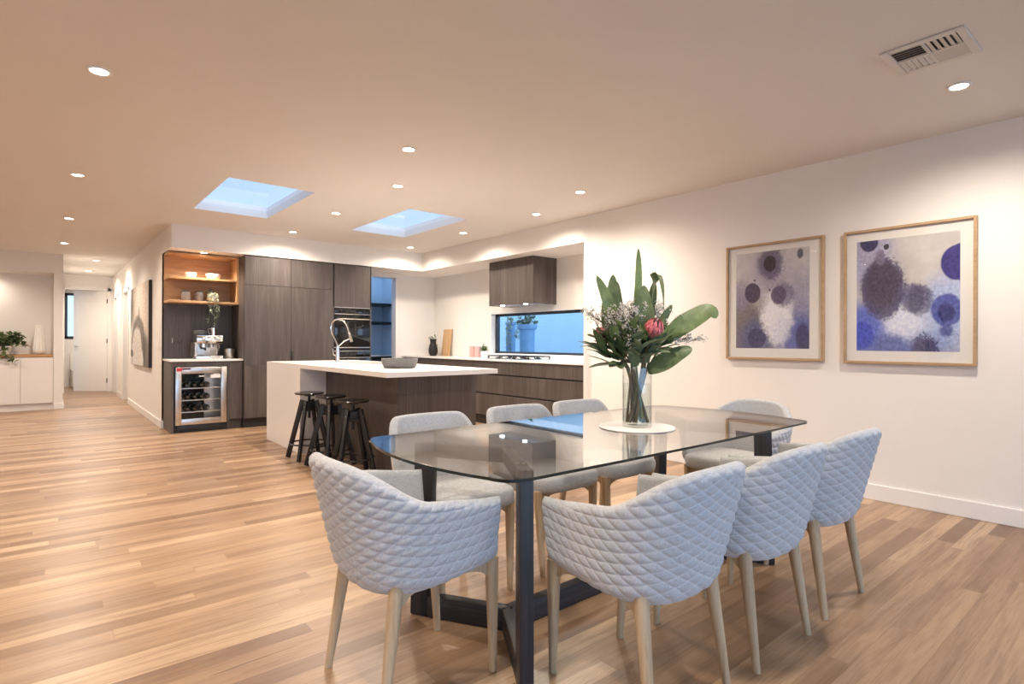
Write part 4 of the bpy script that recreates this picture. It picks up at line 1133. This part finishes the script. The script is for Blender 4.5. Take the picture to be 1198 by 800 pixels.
# ------------------------------------------------------------------ framed pictures
def uvplane(name, y0, y1, z0, z1, x, mat, parent):
    me = bpy.data.meshes.new(name)
    L = world_loc(parent)
    me.from_pydata([V(p) - L for p in ((x, y1, z0), (x, y0, z0), (x, y0, z1), (x, y1, z1))], [], [(0, 1, 2, 3)])
    uv = me.uv_layers.new(); 
    for l, c in zip(uv.data, ((0, 0), (1, 0), (1, 1), (0, 1))): l.uv = c
    me.materials.append(mat); o = bpy.data.objects.new(name, me); COL.objects.link(o); o.parent = parent
    return o
IND, VIO, BLU, INK, MID = (.012, .012, .075), (.045, .035, .10), (.02, .045, .30), (.016, .013, .030), (.10, .12, .30)
paleblue = (.30, .36, .62)
art1 = mat_art('ink_wash_violet', ((.50, .48, .52), (.72, .70, .70)),
    [(.48, .80, .24, .6, .25, .14, 1.0, (.26, .24, .36), .75), (.10, .22, .32, .4, .3, .10, .8, (.10, .085, .09), .85), (.90, .45, .22, .7, .3, .14, .7, (.20, .20, .32), .7),
     (.85, .10, .28, .6, .2, .08, 1, (.03, .06, .30), .85), (.30, .05, .25, .5, .2, .06, 1, (.05, .06, .20), .8), (.58, .34, .20, .35, .3, .22, .8, (.80, .82, .90), 1.0), (.62, .20, .10, .6, .2, .1, .8, (.55, .60, .78), .8),
     (.05, .55, .14, .6, .1, .05, 1, (.24, .22, .33), .8)],
    [(.49, .88, .17, .30, .10, .22, 1.05, VIO, .75), (.48, .87, .085, .07, .02, .02, 1.05, INK, .97), (.24, .58, .115, .08, .03, .01, 1.1, (.05, .035, .075), .95), (.66, .54, .14, .25, .08, .18, 1.1, (.12, .11, .20), .8), (.60, .54, .105, .10, .03, .02, 1.1, (.085, .06, .13), .9),
     (.88, .94, .038, .2, .02, .02, .8, (.05, .05, .08), .9), (.27, .71, .012, .2, 0, 0, 1, INK, .9), (.48, .60, .014, .2, 0, 0, 1, INK, .9), (.30, .10, .13, .07, .05, .02, 1.3, (.02, .02, .09), .8), (.92, .10, .09, .2, .06, .05, .6, IND, .85)])
art2 = mat_art('ink_wash_blue', ((.50, .48, .47), (.66, .64, .62)),
    [(.10, .85, .28, .5, .15, .08, 1, (.26, .26, .42), .85), (.50, .18, .55, .35, .2, .10, 1.6, (.16, .22, .52), .85), (.50, .28, .34, .4, .25, .12, 2.4, (.62, .68, .86), .9), (.88, .42, .22, .5, .2, .08, 1, (.30, .36, .62), .85), (.06, .20, .22, .4, .15, .06, 1, (.05, .09, .45), .9), (.95, .30, .25, .6, .2, .1, 1, (.34, .42, .72), .7)],
    [(.13, .99, .095, .10, .03, .01, 1.1, IND, .95), (.31, .93, .055, .25, .02, .02, 1.1, (.35, .35, .48), .7), (.31, .93, .028, .12, .01, .01, 1.1, INK, .97), (.27, .56, .225, .12, .08, .22, .82, VIO, .92), (.27, .60, .17, .25, .06, .08, .8, (.045, .035, .065), .8), (.25, .84, .05, .3, .03, .06, .7, (.14, .12, .20), .9), (.58, .46, .13, .2, .08, .22, 1.0, (.085, .07, .15), .85), (.64, .44, .12, .2, .06, .1, .9, (.05, .045, .10), .7),
     (1.0, .74, .175, .06, .04, .01, 1.15, (.016, .014, .16), .97), (.88, .35, .14, .10, .05, .03, 1.0, (.03, .045, .27), .9), (.88, .33, .075, .15, .04, .06, .9, (.012, .014, .12), .85), (.05, .14, .13, .10, .05, .03, 1.0, (.02, .05, .42), .9), (.68, .02, .14, .25, .08, .24, 1.2, (.035, .03, .09), .9), (.88, .17, .06, .3, .06, .08, 1.2, (.02, .03, .20), .8), (.35, .03, .2, .4, .1, .1, 1.8, (.06, .09, .30), .8)])
def picture(y0, y1, z0, z1, ay0, ay1, az0, az1, art, label):
    o = thing('framed_picture', label, 'picture', (XR - .02, (y0 + y1) / 2, (z0 + z1) / 2))
    f, xf, xb = .019, XR - .038, XR - .001
    MB().box(xf, xb, y0, y0 + f, z0, z1, .002, 1).box(xf, xb, y1 - f, y1, z0, z1, .002, 1).box(xf, xb, y0 + f, y1 - f, z0, z0 + f, .002, 1).box(xf, xb, y0 + f, y1 - f, z1 - f, z1, .002, 1).build('frame', M['frame'], o, angle=30)
    MB().box(XR - .020, XR - .004, y0 + f, y1 - f, z0 + f, z1 - f).build('mount', M['mount'], o, smooth=False)
    uvplane('print', ay0, ay1, az0, az1, XR - .0205, art, o)
    MB().box(XR - .028, XR - .026, y0 + f, y1 - f, z0 + f, z1 - f).build('glazing', M['pictureglass'], o, smooth=False)
picture(1.832, 2.655, 1.020, 2.017, 1.943, 2.566, 1.117, 1.945, art1, 'oak-framed violet and grey ink wash print, closer to the kitchen')
picture(.884, 1.687, 1.013, 2.012, .975, 1.601, 1.107, 1.927, art2, 'oak-framed deep blue ink wash print, farther from the kitchen')

# canvas in the hall
hp = thing('canvas_picture', 'tall beige and grey abstract canvas on the hall wall', 'painting', (XH - .02, 10.5, 1.4))
MB().box(XH - .045, XH - .002, 9.58, 11.72, .765, 2.04, .002, 1).build('stretcher', M['gap'], hp, angle=20)
GR = (.075, .068, .065)
arth = mat_art('abstract_grey_swirl', ((.48, .41, .35), (.60, .52, .45)),
    [(.10, .55, .16, .6, .1, .05, .5, (.30, .27, .25), .8), (.62, .75, .35, .6, .2, .02, .6, (.66, .55, .46), .9), (.2, .22, .30, .3, .1, .02, 1, (.50, .48, .46), .9)],
    [(.45, .20, .40, .10, .10, .02, .95, GR, .85), (.38, .16, .29, .10, .10, .02, .9, (.50, .47, .44), .95), (.86, .08, .16, .3, .08, .02, .5, GR, .8), (.68, .05, .07, .3, .06, .02, .5, (.56, .53, .50), .9), (.08, .14, .10, .25, .08, .02, 2.2, GR, .85), (.05, .82, .09, .35, .08, .03, .3, GR, .8), (.50, .62, .035, .4, .06, .02, .3, (.12, .11, .11), .8), (.45, .53, .03, .4, .06, .02, .35, (.16, .15, .15), .7)])
uvplane('canvas_face', 9.584, 11.716, .769, 2.036, XH - .0455, arth, hp)

# ------------------------------------------------------------------ niche at the far left
nc = thing('sideboard', 'white niche sideboard with two doors and oak top', 'cabinet', (-1.2, NY + .25, 0))
xs0 = -3.3
MB().box(xs0, .126, NY + .04, NY + .49, .10, .872).build('carcass', M['cabwhite'], nc, smooth=False)
MB().box(xs0, .126, NY + .03, NY + .498, .878, .922, .002, 1).build('oak_top', M['oak'], nc, angle=20)
edges = [.122, -.29, -.90, -1.51, -2.12, -2.73, -3.29]
for a, b in zip(edges, edges[1:]): front_part('door', nc, 'y', b + .002, a - .002, .115, .870, NY + .018, M['cabwhite'])
MB().box(xs0, .126, NY + .06, NY + .08, 0, .098).build('toe_kick', M['cabwhite'], nc, smooth=False)
rv2 = thing('ribbed_vase', 'white ribbed vase standing on the niche sideboard', 'vase', (-.06, NY + .22, .922))
vs, fs = [], []; N = 72
prof = [(.04, 0), (.065, .010), (.085, .05), (.085, .10), (.066, .24), (.048, .46), (.044, .49), (.034, .49), (.045, .24), (.04, .02)]
for r, h in prof:
    for k in range(N):
        a = 2 * math.pi * k / N; rr = r * (1 + .07 * math.cos(a * 12)); vs.append((rr * math.cos(a), rr * math.sin(a), h))
for i in range(len(prof) - 1):
    for k in range(N): fs.append((i * N + k, i * N + (k + 1) % N, (i + 1) * N + (k + 1) % N, (i + 1) * N + k))
fs.append(tuple(range(N))[::-1]); fs.append(tuple((len(prof) - 1) * N + k for k in range(N)))
meshobj('vase_body', vs, fs, M['porcelain'], rv2, angle=60)
np_ = thing('potted_plant', 'bushy dark green plant spilling over the niche sideboard edge', 'plant', (-.50, NY + .20, .922))
MB().lathe([(0, 0), (.07, 0), (.10, .12), (.105, .14), (.095, .14), (.065, .01), (0, .01)], (0, 0, 0), 28).build('pot', M['porcelain'], np_, local=True)
rng = random.Random(5); paths = []
for k in range(26):
    a = rng.uniform(0, 2 * math.pi); L = rng.uniform(.12, .24); zz = rng.uniform(.10, .32)
    paths.append([(0, 0, .13), (math.cos(a) * L * .6, math.sin(a) * L * .6, .13 + zz * .7), (math.cos(a) * L, math.sin(a) * L * .8, .10 + zz * .7)])
paths.append([(0, 0, .14), (.18, -.05, .18), (.34, -.08, .13)]); paths.append([(0, -.05, .13), (.08, -.20, .03), (.12, -.24, -.15)]); paths.append([(0, -.05, .13), (.0, -.22, .02), (.06, -.25, -.08)])
mbx = MB()
for p_ in paths: mbx.tube(p_, .003, 5)
mbx.build('stem', M['greenstem'], np_, local=True)
small_leaves(paths, 420, .085, 'leaf', rng, 'foliage', np_)
small_leaves(paths[-3:] + paths[:8], 80, .08, 'leaf_light', rng, 'young_foliage', np_)

# hall door and bathroom fittings
dd = thing('door_1', None, None, (1.118, HY + .02, 0), R(-154 + 180))
dd['kind'] = 'structure'
# local: hinge at origin, leaf runs along -x
dl = MB().box(-.745, 0, -.02, .02, .008, 2.275, .002, 1).build('door_leaf', M['trim'], dd, local=True, angle=20)
MB().lathe([(0, 0), (.026, 0), (.026, .008), (0, .008)], (-.69, -.02, 1.02), 20, mat=Matrix.Rotation(R(90), 4, 'X')).tube([(-.69, -.028, 1.02), (-.69, -.06, 1.02), (-.60, -.062, 1.02)], .009, 8).build('door_handle', M['steel'], dl, local=True)
for z in (.25, 1.15, 2.05): MB().tube([(.004, -.026, z - .05), (.004, -.026, z + .05)], .010, 8).build('hinge', M['black'], dd, local=True)
dd.rotation_euler = (0, 0, R(-38))
tl = thing('toilet', 'white toilet in the bathroom behind the open hall door', 'toilet', (.62, 17.62, 0))
MB().box(.50, .90, 17.70, 17.88, .42, .84, .02, 3).build('cistern', M['porcelain'], tl)
MB().box(.53, .87, 17.25, 17.75, 0, .40, .05, 4).build('pan', M['porcelain'], tl)
MB().box(.52, .88, 17.22, 17.70, .405, .44, .015, 3).build('toilet_seat', M['porcelain'], tl)
sw = thing('light_switch', 'small white switch plate on the hall wall end', 'switch', (XH - .004, 8.95, 1.10))
MB().box(XH - .009, XH - .001, 8.91, 8.99, 1.05, 1.16, .002).build('plate', M['trim'], sw)
MB().box(XH - .013, XH - .009, 8.935, 8.965, 1.08, 1.13, .001).build('rocker', M['trim'], sw)

# ------------------------------------------------------------------ outdoors beyond the kitchen window
pl = thing('tall_planter', 'tall grey urn planter with painted-in blue daylight outside the kitchen window', 'planter', (6.45, 7.33, -.03))
MB().lathe([(0, 0), (.10, 0), (.11, .03), (.125, .8), (.135, 1.40), (.165, 1.42), (.175, 1.45), (.172, 1.50), (.15, 1.50), (.13, 1.42), (0, 1.40)], (0, 0, 0), 40).build('urn', M['planter'], pl, local=True)
rng = random.Random(9); paths = []
for k in range(34):
    a = rng.uniform(0, 2 * math.pi); L = rng.uniform(.08, .28); zz = rng.uniform(.03, .26)
    paths.append([(0, 0, 1.44), (math.cos(a) * L * .5, math.sin(a) * L * .5, 1.46 + zz), (math.cos(a) * L, math.sin(a) * L, 1.48 + zz * .9)])
for k in range(8):
    y_ = rng.uniform(.12, .26); paths.append([(-.02, .05, 1.5), (-.03, y_ * .8, 1.56), (-.04, y_, 1.42), (-.03, y_ + .02, 1.25)])
small_leaves(paths, 260, .065, 'leaf_blue', rng, 'foliage', pl)
small_leaves(paths, 190, .055, 'leaf_pale', rng, 'pale_foliage', pl)
p2 = thing('column_planter', 'slim pale column planter standing behind the urn outside the window', 'planter', (6.62, 7.98, -.03))
MB().lathe([(0, 0), (.085, 0), (.09, .02), (.09, 1.5), (.105, 1.52), (.105, 1.56), (.085, 1.56), (.07, 1.5), (0, 1.5)], (0, 0, 0), 32).build('column', M['planter'], p2, local=True)
small_leaves([[(0, -.05, 1.58), (-.08, -.09, 1.62), (-.10, -.10, 1.4), (-.10, -.09, 1.0)], [(0, 0, 1.58), (-.09, -.02, 1.62), (-.11, -.03, 1.4), (-.10, -.02, 1.1)]], 170, .055, 'leaf_pale', rng, 'foliage', p2)

# ------------------------------------------------------------------ ceiling fittings
cv = thing('air_vent', 'square white ceiling air vent near the picture wall', 'vent', (3.36, .815, CEIL))
a, b, c, d = 3.19, 3.53, .645, .985; zc = CEIL - .001
fw = .036
fr_ = MB()
for (p0, p1, p2, p3) in ((a, b, c, c + fw), (a, b, d - fw, d), (a, a + fw, c + fw, d - fw), (b - fw, b, c + fw, d - fw)): fr_.box(p0, p1, p2, p3, zc - .010, zc, .003, 1)
xm, ym = (a + b) / 2, (c + d) / 2
fr_.box(xm - .008, xm + .008, c + fw, d - fw, zc - .010, zc, .002, 1).box(a + fw, b - fw, ym - .008, ym + .008, zc - .010, zc, .002, 1)
fr_.build('frame', M['ventwhite'], cv, angle=25)
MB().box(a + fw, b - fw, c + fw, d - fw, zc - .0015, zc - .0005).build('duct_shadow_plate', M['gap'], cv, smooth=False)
def blades(x0, x1, y0, y1, along, n, tilt):
    for i in range(n):
        t = (i + .5) / n
        m = MB()
        if along == 'x':
            yy = y0 + (y1 - y0) * t
            m.box(x0, x1, yy - (y1 - y0) / n * .40, yy + (y1 - y0) / n * .40, zc - .0068, zc - .0055, 0, rot=Matrix.Rotation(R(tilt), 3, 'X'))
        else:
            xx = x0 + (x1 - x0) * t
            m.box(xx - (x1 - x0) / n * .40, xx + (x1 - x0) / n * .40, y0, y1, zc - .0068, zc - .0055, 0, rot=Matrix.Rotation(R(tilt), 3, 'Y'))
        m.build('louvre', M['ventwhite'], cv, smooth=False)
blades(a + fw, xm - .008, c + fw, ym - .008, 'x', 5, 22); blades(xm + .008, b - fw, ym + .008, d - fw, 'x', 5, -22)
blades(a + fw, xm - .008, ym + .008, d - fw, 'y', 5, -22); blades(xm + .008, b - fw, c + fw, ym - .008, 'y', 5, 22)

WARM = (1.0, .86, .715)
def light_data(name, energy, color, size=R(164), blend=.85, radius=.04):
    l = bpy.data.lights.new(name, 'SPOT'); l.energy = energy; l.color = color; l.spot_size = size; l.spot_blend = blend; l.shadow_soft_size = radius
    return l
LD = light_data('downlight_lamp', 66, WARM)
def make_downlight():
    o = thing('downlight', '', 'downlight')
    MB().lathe([(.042, -.001), (.056, -.001), (.057, -.006), (.050, -.011), (.043, -.009)], (0, 0, 0), 32).build('trim_ring', M['trim'], o, local=True)
    MB().lathe([(0, -.0035), (.043, -.0035), (.043, -.0015), (0, -.0015)], (0, 0, 0), 28).build('lens', M['lens'], o, local=True)
    l = bpy.data.objects.new('lamp', LD); COL.objects.link(l); l.parent = o; l.location = (0, 0, -.02)
    return o
DL = [(.223, 3.726, 'ceiling downlight closest to the camera above the open floor'), (.223, 6.188, 'ceiling downlight second in line toward the hall'),
      (.226, 8.46, 'ceiling downlight third in line toward the hall'), (.228, 10.663, 'ceiling downlight in front of the niche wall'),
      (.716, 12.613, 'ceiling downlight at the hall entrance'), (.716, 14.563, 'ceiling downlight at the hall end before the bathroom door'),
      (2.094, 3.733, 'ceiling downlight above the gap between island and dining table'), (3.942, 3.718, 'ceiling downlight beside the picture wall near the kitchen recess'),
      (3.924, .817, 'ceiling downlight beside the square air vent'), (2.51, 4.678, 'ceiling downlight above the island end with the grey bowl'),
      (2.52, 6.126, 'ceiling downlight between the two skylights'), (2.52, 7.55, 'ceiling downlight in front of the tall dark cabinets'),
      (4.295, 7.59, 'ceiling downlight in the bulkhead corner by the pantry'), (4.252, 6.118, 'ceiling downlight beside the skylight nearer the range hood'),
      (4.25, 4.685, 'ceiling downlight in front of the kitchen bench end')]
# unseen downlights added along the grid to brighten the room
DL += [(.223, 1.2, 'added unseen downlight above the camera'),
       (-2.0, 1.2, 'added unseen downlight in the living area'), (-2.0, 3.726, 'added unseen downlight in the living area, farther in'), (-1.9, 6.2, 'added unseen downlight in the living area, middle'), (-1.9, 10.6, 'added unseen downlight over the niche sideboard end')]
d0 = None
for x, y, lb in DL:
    o = make_downlight() if d0 is None else copy_tree(d0)
    d0 = d0 or o
    o.location = (x, y, CEIL); o['label'] = lb; o['group'] = 'ceiling downlights'
o = copy_tree(d0); o.location = (1.60, 8.20, SOF); o['label'] = 'small downlight under the bulkhead above the oak shelves'; o['group'] = 'bulkhead downlights'
for ch in o.children:
    if ch.type == 'LIGHT': ch.data = light_data('shelf_lamp', 40, WARM, R(150), .8)
o = copy_tree(d0); o.location = (2.094, .8, CEIL); o['label'] = 'added unseen downlight above the dining table end'; o['group'] = 'ceiling downlights'  # out-of-view lamp added to brighten the table and flowers
for ch in o.children:
    if ch.type == 'LIGHT': ch.data = light_data('table_fill_lamp', 44, WARM)
# cool hood lamps
LH = light_data('hood_lamp', 6, (.66, .82, 1.0), R(140), .6, .02)
for yy in (5.78, 6.28):
    l = bpy.data.objects.new('hood_lamp', LH); COL.objects.link(l); l.parent = hd; l.location = V((HX + .07, yy, HZ - .01)) - world_loc(hd)
# niche and bathroom ceiling lamps
def lamp(x, y, z, e, lb):
    o = copy_tree(d0); o.location = (x, y, z); o['label'] = lb; o['group'] = 'lamps off the main room'
    for ch in o.children:
        if ch.type == 'LIGHT': ch.data = light_data('small_lamp', e, WARM)
lamp(-.75, NY + .25, 2.285, 12, 'small downlight inside the niche above the sideboard')
lamp(.6, 16.7, CEIL, 60, 'downlight in the bathroom')
struct('ceiling_bathroom', MB().box(-.45, 2.45, HY + .1, 18.0, CEIL + .001, CEIL + .05), M['ceil'])

# ------------------------------------------------------------------ world, camera, view
w = bpy.data.worlds.new('dusk_sky'); SC.world = w; w.use_nodes = True
nt = w.node_tree; nt.nodes.clear(); k = NT(nt)
sx, sy, sz = k.sep(k.coord('Generated'))
# dusk: deep blue overhead, a brighter glow low in the sky on the terrace side (-y)
c = k.ramp(k.math('MULTIPLY', k.math('ADD', sz, 1), .5), [(.45, (.50, .70, 1.0)), (.70, (.42, .66, 1.0)), (1.0, (.46, .72, 1.0))])
glow = k.math('MULTIPLY', k.smooth(sy, -.85, -.05, 1, 0), k.smooth(sz, .15, .8, 1, 0))
st = k.math('ADD', .95, k.math('MULTIPLY', glow, 1.7))
bg = k.n('ShaderNodeBackground'); k.link(c, bg.inputs[0]); k.link(st, bg.inputs[1])
o = k.n('ShaderNodeOutputWorld'); k.link(bg.outputs[0], o.inputs[0])

cam = bpy.data.cameras.new('camera'); co = bpy.data.objects.new('camera', cam); COL.objects.link(co)
cam.sensor_width = 36; cam.lens = 657.5 / 1198 * 36; cam.clip_start = .05
co.matrix_world = Matrix(((.76822008, -.00360212, -.64017571, 0), (-.64017089, .00251208, -.76822843, 0), (.00437543, .99999036, -.00037615, EYE), (0, 0, 0, 1)))
SC.camera = co
vs_ = SC.view_settings
SC.display_settings.display_device = 'sRGB'
vs_.view_transform = 'Standard'; vs_.look = 'None'; vs_.gamma = 1; vs_.use_curve_mapping = False; vs_.exposure = .90
cy_ = SC.cycles
cy_.max_bounces = 10; cy_.diffuse_bounces = 6; cy_.glossy_bounces = 5; cy_.transparent_max_bounces = 24; cy_.transmission_bounces = 6
cy_.caustics_reflective = False; cy_.caustics_refractive = False; cy_.sample_clamp_indirect = 6
cy_.use_denoising = True
